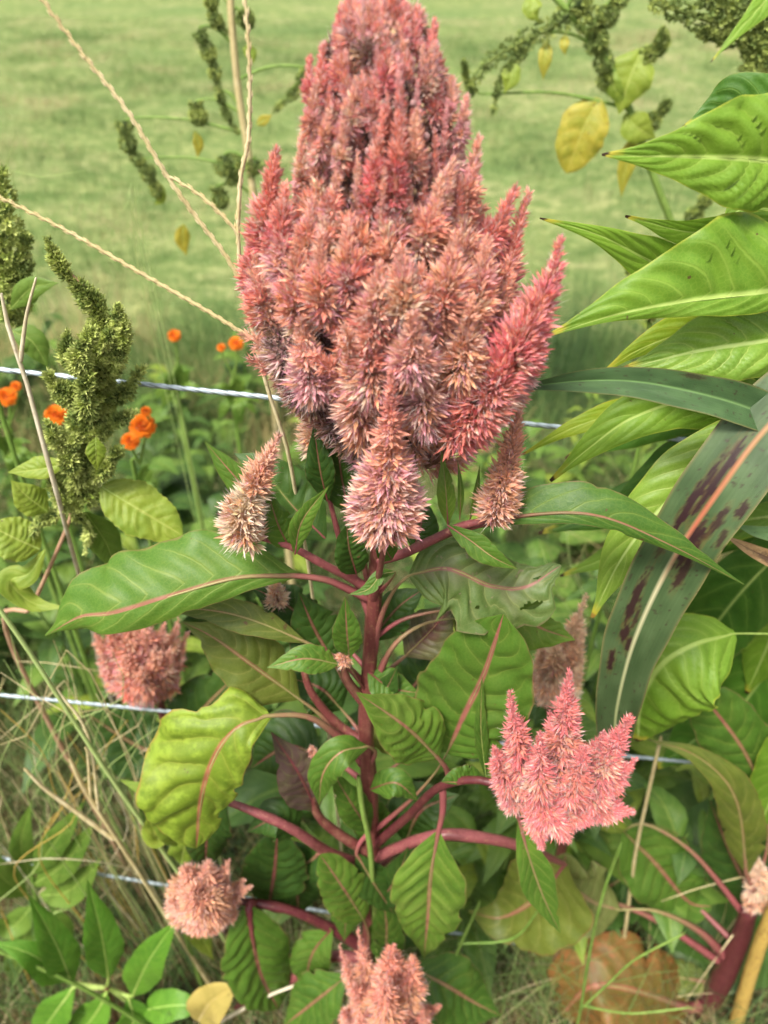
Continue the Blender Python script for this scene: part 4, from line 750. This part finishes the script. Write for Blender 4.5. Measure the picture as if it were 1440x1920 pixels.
stain_blade(sg, [(1690, 880, .44), (1560, 830, .43), (1440, 778, .42), (1330, 742, .415), (1200, 716, .415), (1090, 714, .42), (960, 728, .43)], 40, [(.7, .9, .04, .05, .6)], [(62, 90, 52), (82, 112, 68)], [(0, (120, 150, 96)), (1, (104, 140, 80))], prof='grass', fold=(18, 18), roll=(-30, -10, 25))
stain_blade(sg, [(1680, 1090, .45), (1560, 1080, .45), (1440, 1045, .45), (1360, 1005, .455)], 20, [(.6, .5, .3, .3, .7)], [(150, 116, 80), (182, 150, 108)], [(0, (90, 60, 44)), (1, (70, 46, 40))], prof='grass')
stain_blade(sg, [(1680, 1000, .46), (1560, 1010, .46), (1440, 1000, .46), (1380, 985, .465)], 22, [], [(112, 146, 90), (92, 128, 74)], [(0, (120, 150, 96)), (1, (104, 140, 80))], prof='grass')

# ------------------------------------------------------------------ pigweeds (green amaranths)
def seedhead(parent, pts, hw, n, pal='amar', **kw):
    ax = pp(pts); k = mpp(ax[len(ax)//2]); L_ = float(np.linalg.norm(ax[-1]-ax[0])); m_ = 40; ph_ = rng.uniform(0, 6)
    kw.setdefault('prof', [(q, (np.interp(q, [0, .2, .6, .9, 1], [.8, 1, .85, .6, .35]))*(.5+.62*abs(math.sin(q*L_/.013*1.6+ph_)))) for q in np.linspace(0, 1, m_)])
    V, F, cc = spike_geo(ax, hw*k, int(n*.85), pal, tep=5, lmin=.0022, lmax=.0058, hairs=False, splay=.75, width=.23, corec='ddgreen', lean=(.25, .6), tl=.75, **kw)
    return mk('seed_spike', V, F, MAT['seed'], parent, col=cc, smooth=False)
D = .535
am = plant('pigweed_plant', [(120, 500, D), (185, 570, D), (190, 660, D), (165, 760, D), (150, 850, D), (135, 960, D), (95, 1060, D+.01), (60, 1140, D+.04), (30, 1230, D+.10)], [3, 4, 5, 6, 8, 9, 10, 11, 12, 12], 'pinktan', 'green pigweed with knobbly drooping seed head crossing the upper wire', footy=.06)
for s in [([(195, 640, D), (190, 590, D), (150, 540, D), (112, 500, D), (88, 445, D)], 19, 420), ([(170, 800, D), (190, 700, D), (188, 600, D), (150, 540, D)], 40, 700), ([(150, 940, D), (150, 850, D), (165, 760, D), (180, 690, D)], 44, 700),
          ([(170, 700, D-.01), (130, 680, D-.02), (125, 620, D-.02)], 20, 200), ([(160, 760, D-.01), (110, 730, D-.02), (90, 700, D-.02)], 24, 240), ([(175, 720, D-.01), (225, 660, D-.01), (232, 590, D-.01)], 20, 240), ([(170, 780, D), (230, 740, D), (268, 690, D)], 18, 200),
          ([(160, 830, D-.01), (220, 790, D-.01), (256, 770, D-.01)], 16, 180), ([(150, 850, D-.01), (105, 820, D-.02), (90, 790, D-.02)], 22, 220), ([(165, 780, D-.02), (160, 740, D-.03), (165, 690, D-.03)], 22, 240), ([(150, 900, D-.01), (130, 860, D-.02), (140, 820, D-.02)], 22, 220), ([(150, 950, D-.01), (110, 930, D-.01), (100, 890, D-.01)], 20, 200), ([(160, 900, D-.01), (195, 880, D-.01), (225, 840, D-.01)], 18, 200), ([(155, 700, D-.02), (150, 660, D-.03), (175, 620, D-.03)], 24, 260), ([(185, 660, D-.01), (215, 610, D-.01), (222, 570, D-.01)], 14, 140), ([(120, 960, D), (70, 980, D), (60, 1020, D)], 14, 140), ([(135, 960, D), (165, 990, D), (160, 1040, D)], 10, 100)]: seedhead(am, *s)
LF(am, [(130, 868, .52), (75, 880, .515), (14, 886, .515)], 18, 'weed_lime', wr=24, prof='lance', ribm='rib', pr=2)
LF(am, [(190, 912, .53), (260, 955, .525), (342, 1004, .52)], 48, 'weed_lime', prof='round', ribm='rib', pr=3, serr=.06)
LF(am, [(180, 820, .51), (180, 850, .508), (182, 882, .508)], 18, 'weed_lime', prof='ov', ribm='rib', pr=2, N=6)
LF(am, [(90, 960, .53), (50, 930, .525), (20, 900, .525)], 30, 'weed_lime', prof='ov', ribm='rib', pr=2)
LF(am, [(75, 1030, .53), (30, 1010, .525), (-20, 985, .525)], 40, 'weed_lime', prof='round', ribm='rib', pr=3, serr=.06)
LF(am, [(85, 1030, .53), (55, 1075, .52), (20, 1090, .515), (60, 1130, .515), (125, 1140, .515)], 24, 'weed_lime', prof='lance', ribm='rib', pr=3)
LF(am, [(160, 960, .54), (200, 1020, .55), (220, 1080, .555)], 30, 'weed', prof='ov', ribm='rib', pr=3)
am.name = 'pigweed_plant'

def bgpig(label, stempts, rads, mat, heads, leaves, pal='amardark', name='pigweed_plant', hn=.8):
    o = plant(name, stempts, rads, mat, label, 'plant', 'pigweeds in the background')
    sw = cr(pp(stempts), 60)
    for (pts, hw) in heads:
        sh = seedhead(o, pts, hw*1.3, int((80+hw*9)*hn), pal); e = P(*pts[-1]); e0 = P(*pts[0]); q = sw[np.argmin(np.linalg.norm(sw-e0, axis=1)+np.where(sw[:, 2] > e0[2]-.01, .3, 0))]
        tube('seed_stalk', [q, (q+e0)/2+np.array([0, 0, .01]), e0, (e0+e)/2], [.0028, .0022, .0018, .001], MAT['greenstem'], sh, n=14, ns=6)
    for (pts, w, mt, pf) in leaves: LF(o, pts, w, mt, prof=pf, ribm='rib', pr=2, nu=20, nv=11, N=6, serr=.03)
    return o
B = 1.25
bgpig('pigweed with tall pinkish tan stalk rising behind the forked dry grass', [(428, -60, B), (436, 60, B), (448, 180, B), (466, 290, B), (480, 420, B), (500, 620, B)], [7, 8, 9, 10, 11, 12], 'tanstem',
      [([(372, 55, B), (395, 110, B), (412, 175, B)], 13), ([(410, 175, B), (425, 215, B), (446, 250, B)], 8), ([(395, -10, B), (400, 30, B), (425, 60, B)], 12), ([(450, 20, B), (470, 50, B)], 14), ([(366, 190, B), (375, 235, B)], 16), ([(232, 225, B), (240, 270, B), (265, 310, B)], 15), ([(262, 300, B), (280, 330, B), (300, 370, B)], 13), ([(420, 290, B), (440, 340, B)], 22), ([(405, 350, B), (418, 390, B)], 15), ([(480, 300, B), (470, 330, B)], 14), ([(575, 130, B), (550, 175, B), (510, 210, B)], 9)],
      [([(365, 245, B), (372, 270, B), (370, 295, B)], 10, 'gold', 'lance'), ([(285, 340, B), (300, 370, B), (290, 385, B)], 14, 'weed_lime', 'ov'), ([(345, 420, B), (342, 450, B), (350, 480, B)], 14, 'gold', 'ov'), ([(455, 90, B), (470, 100, B), (475, 120, B)], 12, 'weed_lime', 'ov'), ([(480, 235, B), (495, 225, B), (510, 215, B)], 9, 'gold', 'lance')])
B = 1.2
bgpig('pigweed with dark arching seed heads and yellowing leaves beyond the plume', [(1010, -40, B), (1130, 100, B), (1180, 205, B), (1225, 330, B), (1270, 450, B), (1330, 640, B)], [6, 8, 10, 11, 12, 13], 'greenstem',
      [([(1100, -10, B), (1050, 40, B), (985, 75, B), (925, 110, B), (885, 160, B)], 19), ([(1000, 70, B), (960, 120, B), (935, 160, B), (925, 215, B)], 10), ([(1085, 0, B), (1110, 50, B), (1125, 100, B)], 22), ([(1110, 60, B), (1130, 110, B), (1130, 160, B)], 18), ([(1165, -10, B), (1140, 30, B), (1120, 70, B)], 18), ([(1200, 110, B), (1235, 95, B), (1245, 50, B)], 15), ([(1210, 240, B), (1235, 215, B), (1255, 190, B)], 13), ([(1290, 420, B), (1320, 380, B), (1330, 350, B)], 14), ([(1150, 170, B), (1130, 140, B)], 15), ([(890, 175, B), (875, 150, B), (870, 110, B)], 8)],
      [([(1125, 185, B), (1095, 240, B-.01), (1062, 325, B-.01)], 44, 'gold', 'round'), ([(1205, 90, B), (1180, 150, B-.01), (1160, 215, B-.01)], 42, 'weed_lime', 'ov'), ([(1170, 215, B), (1195, 240, B-.01), (1230, 260, B-.01)], 28, 'weed_lime', 'ov'), ([(955, 115, B), (958, 145, B-.01), (945, 175, B-.01)], 18, 'weed_lime', 'ov'), ([(1025, 75, B), (1022, 110, B-.01), (1018, 150, B-.01)], 13, 'gold', 'ov'), ([(1000, -10, B), (998, 20, B-.01), (1010, 40, B-.01)], 18, 'weed_lime', 'ov'), ([(1060, 65, B), (1058, 85, B-.01), (1060, 105, B-.01)], 9, 'gold', 'ov'), ([(1190, 250, B), (1170, 330, B), (1165, 370, B)], 16, 'gold', 'ov'), ([(1140, 130, B), (1150, 160, B-.01), (1170, 200, B-.01)], 16, 'weed_lime', 'ov')])
B = 1.0
bgpig('pigweed with dense dark seed clusters behind the topmost broad leaf', [(1420, -30, B), (1450, 60, B), (1480, 300, B), (1500, 700, B)], [8, 10, 12, 14], 'greenstem',
      [([(1440, 50, B), (1370, 45, B), (1290, 25, B), (1220, 5, B)], 24), ([(1440, 70, B), (1380, 75, B), (1310, 60, B)], 16), ([(1450, 20, B), (1380, 10, B), (1320, -15, B)], 26), ([(1455, 100, B), (1425, 110, B), (1405, 135, B)], 30), ([(1450, 60, B), (1430, 90, B), (1400, 95, B)], 24), ([(1470, 200, B), (1440, 170, B), (1410, 150, B)], 20)],
      [([(1450, 170, B-.02), (1390, 180, B-.02), (1320, 215, B-.02)], 30, 'weed_dark', 'ov')])
B = .70
bgpig('pigweed with bushy dark seed head behind the bleached forked stalk', [(5, 330, B), (15, 450, B), (20, 600, B), (10, 800, B)], [4, 7, 9, 10], 'greenstem',
      [([(20, 580, B), (15, 470, B), (0, 320, B)], 30), ([(15, 560, B), (40, 500, B), (50, 440, B)], 18), ([(10, 520, B), (-20, 450, B), (-30, 400, B)], 24), ([(20, 600, B), (45, 560, B)], 20)],
      [([(20, 580, B-.02), (60, 540, B-.02), (110, 530, B-.02)], 22, 'weed', 'lance'), ([(20, 620, B-.02), (60, 640, B-.02), (90, 690, B-.02)], 26, 'weed', 'ov')], pal='amar')
bgpig('small pigweed with loose pale seed spikes over the broad right leaves', [(1205, 520, .75), (1215, 600, .75), (1225, 720, .75)], [4, 6, 7], 'greenstem', [([(1215, 590, .75), (1190, 530, .75), (1180, 500, .75)], 14), ([(1215, 600, .75), (1245, 545, .75)], 13)], [], pal='amar')

# ------------------------------------------------------------------ marigolds
def marigold(flowers, label, stalk, Yd):
    s = [(stalk[0], stalk[1], Yd)]; o = plant('marigold_plant', s+[(stalk[0], stalk[1]+80, Yd)], [4, 5, 6], 'greenstem', label, 'flower', 'marigolds behind the wires', n=20)
    for (px, py, rp) in flowers:
        c0 = P(px, py, Yd-.01); k = mpp(c0); R = rp*k; ax = nrm(CAM-c0)*.75+np.array([0, 0, .55]); ax = nrm(ax)
        e1 = nrm(np.cross(ax, [1, .2, 0])); e2 = np.cross(ax, e1); V = []; F = []; cc = []
        for ring, (nn, el, rr) in enumerate([(11, .1, 1), (10, .45, .95), (8, .8, .85), (6, 1.15, .7), (3, 1.4, .6)]):
            for q in range(nn):
                a = 2*math.pi*(q+.5*ring)/nn+rng.uniform(-.15, .15); rd = math.cos(a)*e1+math.sin(a)*e2; wd = -math.sin(a)*e1+math.cos(a)*e2
                d = rd*math.cos(el)+ax*math.sin(el); w = R*.26; nn_ = ax*math.cos(el)-rd*math.sin(el); b = len(V)
                for (tt, ww) in ((.1, .4), (.55, 1), (.9, 1.05), (1.05, .6)):
                    wob = R*.05*rng.standard_normal()
                    V += [c0+d*R*rr*tt-wd*w*ww+nn_*(wob+R*.08*tt), c0+d*R*rr*tt+wd*w*ww+nn_*(wob-R*.04*tt)]
                for z in range(3): F.append((b+2*z, b+2*z+1, b+2*z+3, b+2*z+2))
                cc += [np.array(lin(236, 128, 24))*(.75+.35*rng.uniform())]*8
        fl = mk('flower', np.array(V), F, MAT['petal'], o, col=np.array(cc)); st = np.array([c0-ax*R*.3, c0-ax*R*.6+np.array([0, 0, -.01]), P(stalk[0], stalk[1]+20, Yd)])
        tube('flower_stalk', st, [.0016, .0018, .002], MAT['greenstem'], fl, n=10, ns=6)
    for q in range(9):
        a = rng.uniform(0, 6.28); x, y = stalk[0]+50*math.cos(a), stalk[1]+60+50*math.sin(a)
        LF(o, [(stalk[0], stalk[1]+60, Yd), ((stalk[0]+x)/2, (stalk[1]+60+y)/2-12, Yd-.02), (x, y, Yd-.02)], 10, 'weed', prof='lance', ribm='rib', pr=1.5, nu=16, nv=7, N=5, serr=.25)
marigold([(268, 800, 24), (245, 828, 17), (274, 772, 10)], 'marigold with bright orange double bloom right beside the knobbly seed head', (262, 850), .82)
marigold([(106, 780, 21)], 'marigold with orange bloom half hidden behind the knobbly seed head', (105, 830), .90)
marigold([(327, 630, 12)], 'marigold with small orange bloom above the upper wire', (335, 670), 1.25)
marigold([(443, 645, 14), (415, 652, 8)], 'marigold with orange blooms next to the giant plume', (440, 690), 1.2)
marigold([(14, 745, 18), (30, 725, 10)], 'marigold with dull orange bloom at the pale forked stalk', (15, 790), .95)

# ------------------------------------------------------------------ dry and green grass stems
def gstem(name, pts, r, mat, label, cat='grass', group=None, kids=(), drop=True, beads=0, n=60, back=.03):
    s = pp(pts); e = s[-1]
    if drop and e[2] > .03: s = np.vstack([s, [e+np.array([.01, back*.35, -(e[2])*.5]) if back < .1 else e+(e-s[-2])*1.6+np.array([0, .04, 0])], [ground_pt(e[0]+.015, e[1]+back)]])
    o = root(name, s[-1], label, cat, group); k = mpp(pp(pts)[len(pts)//2])
    def one(nm, q, rr, beads, parent):
        c = cr(q, n); R = np.interp(np.linspace(0, 1, n), np.linspace(0, 1, len(rr)), rr)*k; V, F = tube_geo(c, R, 6)
        x = mk(nm, V, F, MAT[mat], parent)
        if beads:                                 # seeds pressed along the finger
            L = np.linalg.norm(np.diff(c, axis=0), axis=1).sum(); m_ = int(L/.0035); cc = cr(q, m_); tg = nrm(np.gradient(cc, axis=0)); e1 = nrm(np.cross(tg, FWD)); Vb = []; Fb = []
            for i_ in range(m_):
                sd = 1 if i_ % 2 else -1; b_ = cc[i_]; l_ = .0062; d_ = nrm(tg[i_]*-.9*np.sign(beads)+e1[i_]*sd*.22); w_ = np.cross(d_, FWD); w_ = w_/np.linalg.norm(w_)*.0009; q_ = len(Vb)
                Vb += [b_, b_+d_*l_*.5+w_, b_+d_*l_*.5-w_, b_+d_*l_*.5-FWD*.001, b_+d_*l_]; Fb += [(q_, q_+2, q_+3), (q_, q_+3, q_+1), (q_+1, q_+3, q_+4), (q_+3, q_+2, q_+4)]
            tag(mk('seeds', Vb, Fb, MAT[mat], x, smooth=False), kind='stuff')
        return x
    one('culm', s, r, beads if not kids else 0, o)
    for (q, rr) in kids: one('seed_finger', pp(q), rr, beads, o)
    return o
E = .45
gstem('grass_stem', [(446, 420, E), (452, 520, E), (478, 640, E), (505, 740, E), (538, 840, E+.005), (560, 960, E+.02), (590, 1150, E+.05)], [4, 4.2, 4.5, 5, 5.5, 5.5], 'tanstem', 'pale dry grass stem with long splayed seed fingers beside the giant plume', kids=[
    ([(446, 425, E), (452, 330, E), (466, 260, E), (468, 130, E), (458, -30, E)], [3.4, 3, 1.6]), ([(446, 460, E), (440, 430, E), (380, 370, E), (318, 330, E)], [3.2, 2.8, 1.6]), ([(478, 640, E), (400, 590, E), (260, 510, E), (120, 430, E), (-30, 355, E)], [3.4, 3, 1.8]),
    ([(456, 535, E), (420, 475, E), (370, 410, E), (310, 325, E), (240, 210, E), (150, 95, E), (65, -20, E)], [3.4, 3.2, 1.8]), ([(447, 440, E), (445, 400, E)], [3, 2])], beads=-1)
gstem('dry_stalk', [(2, 550, .50), (20, 630, .50), (48, 710, .50), (75, 810, .50), (106, 922, .505), (132, 1020, .55), (165, 1140, .64), (200, 1290, .80)], [4, 5, 5.5, 5.5, 5.5, 5, 5, 5], 'whitestem', 'bleached forked stalk standing before the knobbly green seed head', 'stalk', back=.06, kids=[([(38, 680, .50), (50, 590, .50), (68, 520, .50)], [4, 3, 2])])
gstem('grass_stem', [(-20, 1115, .46), (60, 1230, .46), (150, 1370, .46), (230, 1490, .46), (330, 1630, .465), (420, 1760, .47)], [3.5, 4, 4.5, 4.8, 5], 'limestem', 'straight pale green grass stem slanting down to the round salmon head')
gstem('grass_stem', [(130, 1420, .47), (165, 1490, .47), (250, 1620, .47), (320, 1730, .47), (390, 1840, .47)], [4, 4, 4.5, 5, 5], 'tanstem', 'straw coloured forked grass stem passing under the round salmon head', kids=[([(215, 1575, .47), (140, 1520, .47), (85, 1480, .47), (45, 1440, .47)], [5, 4, 2.5]), ([(170, 1500, .47), (165, 1420, .47), (160, 1400, .47)], [3, 2]), ([(185, 1520, .47), (165, 1380, .475), (105, 1290, .48)], [3, 2])])
gstem('grass_stem', [(1165, 1580, .40), (1130, 1680, .40), (1105, 1790, .40), (1085, 1910, .40)], [3, 3, 3, 3], 'greenstem', 'thin green seeding grass stem crossing the orange leaf', beads=-1, kids=[([(1086, 1895, .40), (1140, 1845, .40), (1190, 1800, .40), (1280, 1752, .40)], [2.5, 2]), ([(1088, 1885, .40), (1180, 1900, .40), (1290, 1890, .40)], [2.5, 2])])
gstem('grass_stem', [(1240, 1380, .54), (1215, 1490, .54), (1190, 1610, .54), (1170, 1760, .54)], [3, 3.5, 4, 4], 'tanstem', 'thin straw grass stem rising behind the coral head')
gstem('grass_stem', [(672, 1455, .40), (680, 1520, .40), (695, 1600, .40), (705, 1760, .41)], [5, 6, 6, 6], 'greenstem', 'short lime green grass stem running up against the red stem')
gstem('grass_stem', [(-10, 1780, .42), (120, 1835, .42), (220, 1890, .42), (330, 1960, .42)], [4, 4, 4, 4], 'greenstem', 'pale green seeding grass stem lying over the pinnate leaflets', beads=-1)
gstem('grass_stem', [(360, 1945, .40), (440, 1900, .40), (520, 1860, .40), (640, 1820, .40)], [4, 4, 3, 3], 'whitestem', 'bleached straw lying over the yellowed curled leaf', drop=False)
gstem('grass_stem', [(900, 1690, .42), (860, 1780, .42), (830, 1860, .42)], [3, 3, 3], 'greenstem', 'fine green grass stem behind the hanging oval leaf', kids=[([(858, 1770, .42), (960, 1760, .42), (1015, 1700, .42)], [2.5, 1.8])])
rw0 = np.random.default_rng(5)
for (a_, b_, c_) in [((0, 1580), (60, 1660), (110, 1730)), ((165, 1600), (100, 1650), (60, 1700)), ((0, 1700), (60, 1850), (110, 1960)), ((0, 1385), (90, 1310), (130, 1290)), ((-10, 1400), (60, 1370), (150, 1230)), ((60, 1500), (130, 1400), (290, 1250)), ((20, 1460), (100, 1560), (220, 1610)), ((0, 1620), (120, 1610), (260, 1640)), ((20, 1190), (60, 1300), (190, 1420)), ((130, 1240), (160, 1380), (200, 1500)),
                     ((60, 1220), (50, 1330), (0, 1480)), ((180, 1300), (250, 1440), (270, 1580)), ((0, 1260), (130, 1340), (240, 1360)), ((100, 1200), (130, 1300), (110, 1450)), ((240, 1350), (190, 1420), (150, 1560)), ((260, 1620), (255, 1560), (250, 1520)), ((1240, 1690), (1330, 1660), (1420, 1650)), ((1270, 1900), (1340, 1800), (1400, 1720)), ((120, 1760), (170, 1840), (200, 1900)), ((300, 1360), (250, 1400), (190, 1490)), ((0, 1330), (80, 1410), (110, 1500)), ((30, 1240), (140, 1250), (230, 1300)), ((10, 1880), (60, 1780), (120, 1700)), ((380, 1920), (420, 1890), (470, 1880)), ((640, 440), (0, 0), (0, 0))][:-1]+[((x_, y_), (x_+rw0.uniform(-50, 50), y_+90), (x_+rw0.uniform(-120, 120), y_+190)) for x_, y_ in zip(rw0.uniform(-10, 300, 34), rw0.uniform(1180, 1560, 34))]:
    yy = rng.uniform(.50, .62); sm_ = random.choice(['tanstem', 'tanstem', 'whitestem', 'yellowstem', 'limestem']); wh_ = 'beside the thick crimson stem' if a_[0] > 900 else 'above the pinnate leaflets' if a_[1] > 1450 else 'below the middle wire' if a_[1] > 1330 else 'crossing the middle wire'
    gstem('dry_grass_stem', [(*a_, yy), (*b_, yy+rng.uniform(-.02, .02)), (*c_, yy+.02)], [.8, 1.4, 1.7], sm_, 'thin '+{'tanstem': 'tan', 'whitestem': 'bleached white', 'yellowstem': 'yellow', 'limestem': 'pale green'}[sm_]+' grass stem tangled in the low grass '+wh_, group='dry straw stems in the grass', n=24)
for (a_, b_, c_) in [((265, 350), (262, 410), (255, 480)), ((230, 395), (245, 420), (258, 440)), ((240, 370), (255, 395), (262, 410)), ((30, 250), (30, 320), (20, 400)), ((160, 320), (100, 345), (30, 370)), ((1010, 1010), (1040, 1100), (1090, 1200)), ((1060, 960), (1070, 1060), (1100, 1150)), ((250, 950), (230, 1020), (200, 1080)), ((170, 990), (200, 1060), (240, 1140))]:
    gstem('dry_grass_stem', [(*a_, .95), (*b_, .95), (*c_, .96)], [.7, 1.0, 1.2], 'limestem', 'blurred straw stem standing in the weeds behind the wires', group='straw stems behind the wires', n=24)

# ------------------------------------------------------------------ pinnate seedling at the lower left
pv = plant('seedling_plant', [(200, 1850, .44), (215, 1900, .44), (230, 1990, .44)], [5, 5, 6], 'redstem', 'pinnate seedling with fresh green pointed leaflets below the tangled straw')
for (b_, m_, t_, w) in [((204, 1835), (190, 1750), (164, 1650), 36), ((135, 1845), (105, 1770), (52, 1675), 34), ((248, 1868), (280, 1800), (335, 1720), 36), ((125, 1838), (60, 1790), (-20, 1765), 32), ((200, 1860), (180, 1900), (130, 1960), 34), ((240, 1870), (250, 1910), (240, 1970), 36), ((265, 1895), (330, 1885), (400, 1890), 30), ((140, 1850), (110, 1890), (60, 1960), 34)]:
    LF(pv, [(*b_, .435), (*m_, .425), (*t_, .425)], w, 'leaflet', prof='ov', fold=(6, 6), pk=.05, N=11, pr=3, ribm='rib', name='leaflet', pet=[(200, 1852, .44), ((b_[0]+200)/2, (b_[1]+1850)/2+2, .44)])
pv2 = plant('seedling_plant', [(60, 1640, .56), (70, 1700, .56), (80, 1780, .56)], [4, 5, 5], 'greenstem', 'pinnate seedling with blurred leaflets behind the straw colored forked stem')
for (b_, m_, t_, w) in [((60, 1640), (110, 1570), (160, 1500), 26), ((55, 1650), (40, 1580), (60, 1500), 22), ((60, 1660), (120, 1620), (180, 1540), 26), ((50, 1680), (0, 1640), (-30, 1580), 26), ((70, 1680), (130, 1670), (190, 1610), 28), ((70, 1700), (110, 1740), (120, 1790), 24), ((60, 1700), (20, 1740), (-10, 1720), 24), ((60, 1720), (30, 1800), (20, 1850), 24)]:
    LF(pv2, [(*b_, .56), (*m_, .55), (*t_, .55)], w, 'weed', prof='ov', fold=(6, 6), pk=.05, N=9, pr=2, ribm='rib', name='leaflet', nu=24, nv=11)
# yellow-green curled leaves under the drooping leaf: an own weed
lw = plant('weed_plant', [(330, 1560, .47), (345, 1640, .47), (350, 1760, .47)], [4, 5, 6], 'greenstem', 'yellowing weed with curled lime leaves tucked under the big drooping leaf')
LF(lw, [(345, 1600, .46), (320, 1540, .455), (280, 1490, .455), (225, 1462, .46)], 34, 'weed_lime', wr=40, prof='lance', wave=.2, ribm='rib', pr=3)
LF(lw, [(340, 1620, .46), (350, 1580, .455), (380, 1560, .455)], 28, 'weed_lime', prof='ov', wave=.15, ribm='rib', pr=3)
LF(lw, [(330, 1560, .47), (290, 1570, .46), (300, 1500, .46)], 22, 'weed_lime', prof='ov', wave=.2, ribm='rib', pr=2)
LF(lw, [(340, 1640, .47), (380, 1760, .46), (400, 1800, .46)], 30, 'weed_lime', prof='ov', ribm='rib', pr=2)
dl = tag(LF(None, [(372, 1915, .40), (395, 1880, .395), (440, 1850, .395)], 36, 'dryleaf', wr=40, prof='round', fold=(15, 10), wave=.15, ribm='tanstem', pr=3, name='fallen_leaf', nu=24, nv=13), 'yellowed curled dead leaf caught among stems beside the fresh pinnate seedling', 'leaf')

# ------------------------------------------------------------------ weeds filling the undergrowth: five kinds, copied
def weed_proto(kind, h, nl, ll, lw_, mats, pf, stemmat='greenstem'):
    o = root('weed_plant', (0, 0, 0), 'leafy green weed of the undergrowth', 'weed')
    r = np.random.default_rng(kind+50); pts = np.array([[0, 0, -.01], [r.uniform(-.02, .02), r.uniform(-.02, .02), h*.5], [r.uniform(-.04, .04), r.uniform(-.04, .04), h]])
    c = cr(pts, 20); V, F = tube_geo(c, np.linspace(.0035, .0014, 20), 6); mk('stem', V, F, MAT[stemmat], o)
    for i in range(nl):
        f = .15+.85*(i+.5)/nl; b0 = np.array([np.interp(f, np.linspace(0, 1, 20), c[:, z]) for z in range(3)]); a = i*2.4+r.uniform(-.3, .3)
        L = ll*(1.15-.55*f)*r.uniform(.8, 1.2); d = np.array([math.cos(a), math.sin(a), 0]); up = .5+.5*f
        mid = np.array([b0, b0+d*L*.5+[0, 0, L*.28*up], b0+d*L+[0, 0, L*(.28*up-.15)]])
        V, F, UV, _ = leaf_geo(mid, lw_*L, lw_*L, prof=pf, fold=(10, 10), pk=.06, nu=16, nv=9, N=6, view=(0, 0, 1), wave=.08, serr=.05)
        mk('leaf', V, F, MAT[mats[i % len(mats)]], o, uv=UV)
    return o
kinds = [weed_proto(0, .34, 14, .15, .26, ['weed', 'weed_dark'], 'ov'), weed_proto(1, .26, 12, .13, .20, ['weed', 'weed', 'weed_lime'], 'lance'), weed_proto(2, .42, 18, .14, .16, ['weed_dark', 'weed'], 'lance'),
         weed_proto(3, .22, 12, .17, .36, ['weed_dark', 'weed', 'weed_dark'], 'round'), weed_proto(4, .5, 20, .10, .14, ['weed', 'weed_lime', 'weed'], 'lance')]
names = ['bushy weed with broad oval leaves in the undergrowth', 'low weed with lime tinged lance leaves in the undergrowth', 'dense weed with narrow dark leaves in the undergrowth', 'low weed with wide round leaves in the undergrowth', 'slender weed with small narrow leaves in the undergrowth']
for k_i, o in enumerate(kinds): o['label'] = names[k_i]; o['group'] = 'undergrowth: '+names[k_i].split(' in the')[0]
spots = []
rw = np.random.default_rng(21)
for i in range(110):
    f = (i+.5)/110; y = .62+1.75*f**1.35; spots.append((rw.uniform(-1, 1)*(.56*y+.38), y, i % 5))
used = set()
for (x, y, kd) in spots:
    if x < -.10 and y < .95: continue
    o = kinds[kd] if kd not in used else copy_tree(kinds[kd]); used.add(kd)
    side_ = 'behind the knobbly seed head' if x < -.32 else 'behind the marigolds' if x < -.1 else 'behind the giant plume' if x < .2 else 'behind the broad lime leaves'
    row_ = 'close to wires' if y < 1.0 else 'midway to meadow' if y < 1.6 else 'bordering the meadow'
    o['label'] = names[kd].split(' in the')[0]+' '+side_+', '+row_
    o.location = (x, y, float(ground_h(x, y))); o.rotation_euler = (0, 0, rw.uniform(0, 6.28)); s = rw.uniform(.7, 1.25)*(1.2 if y < 1.1 else 1.0); o.scale = (s, s, s)
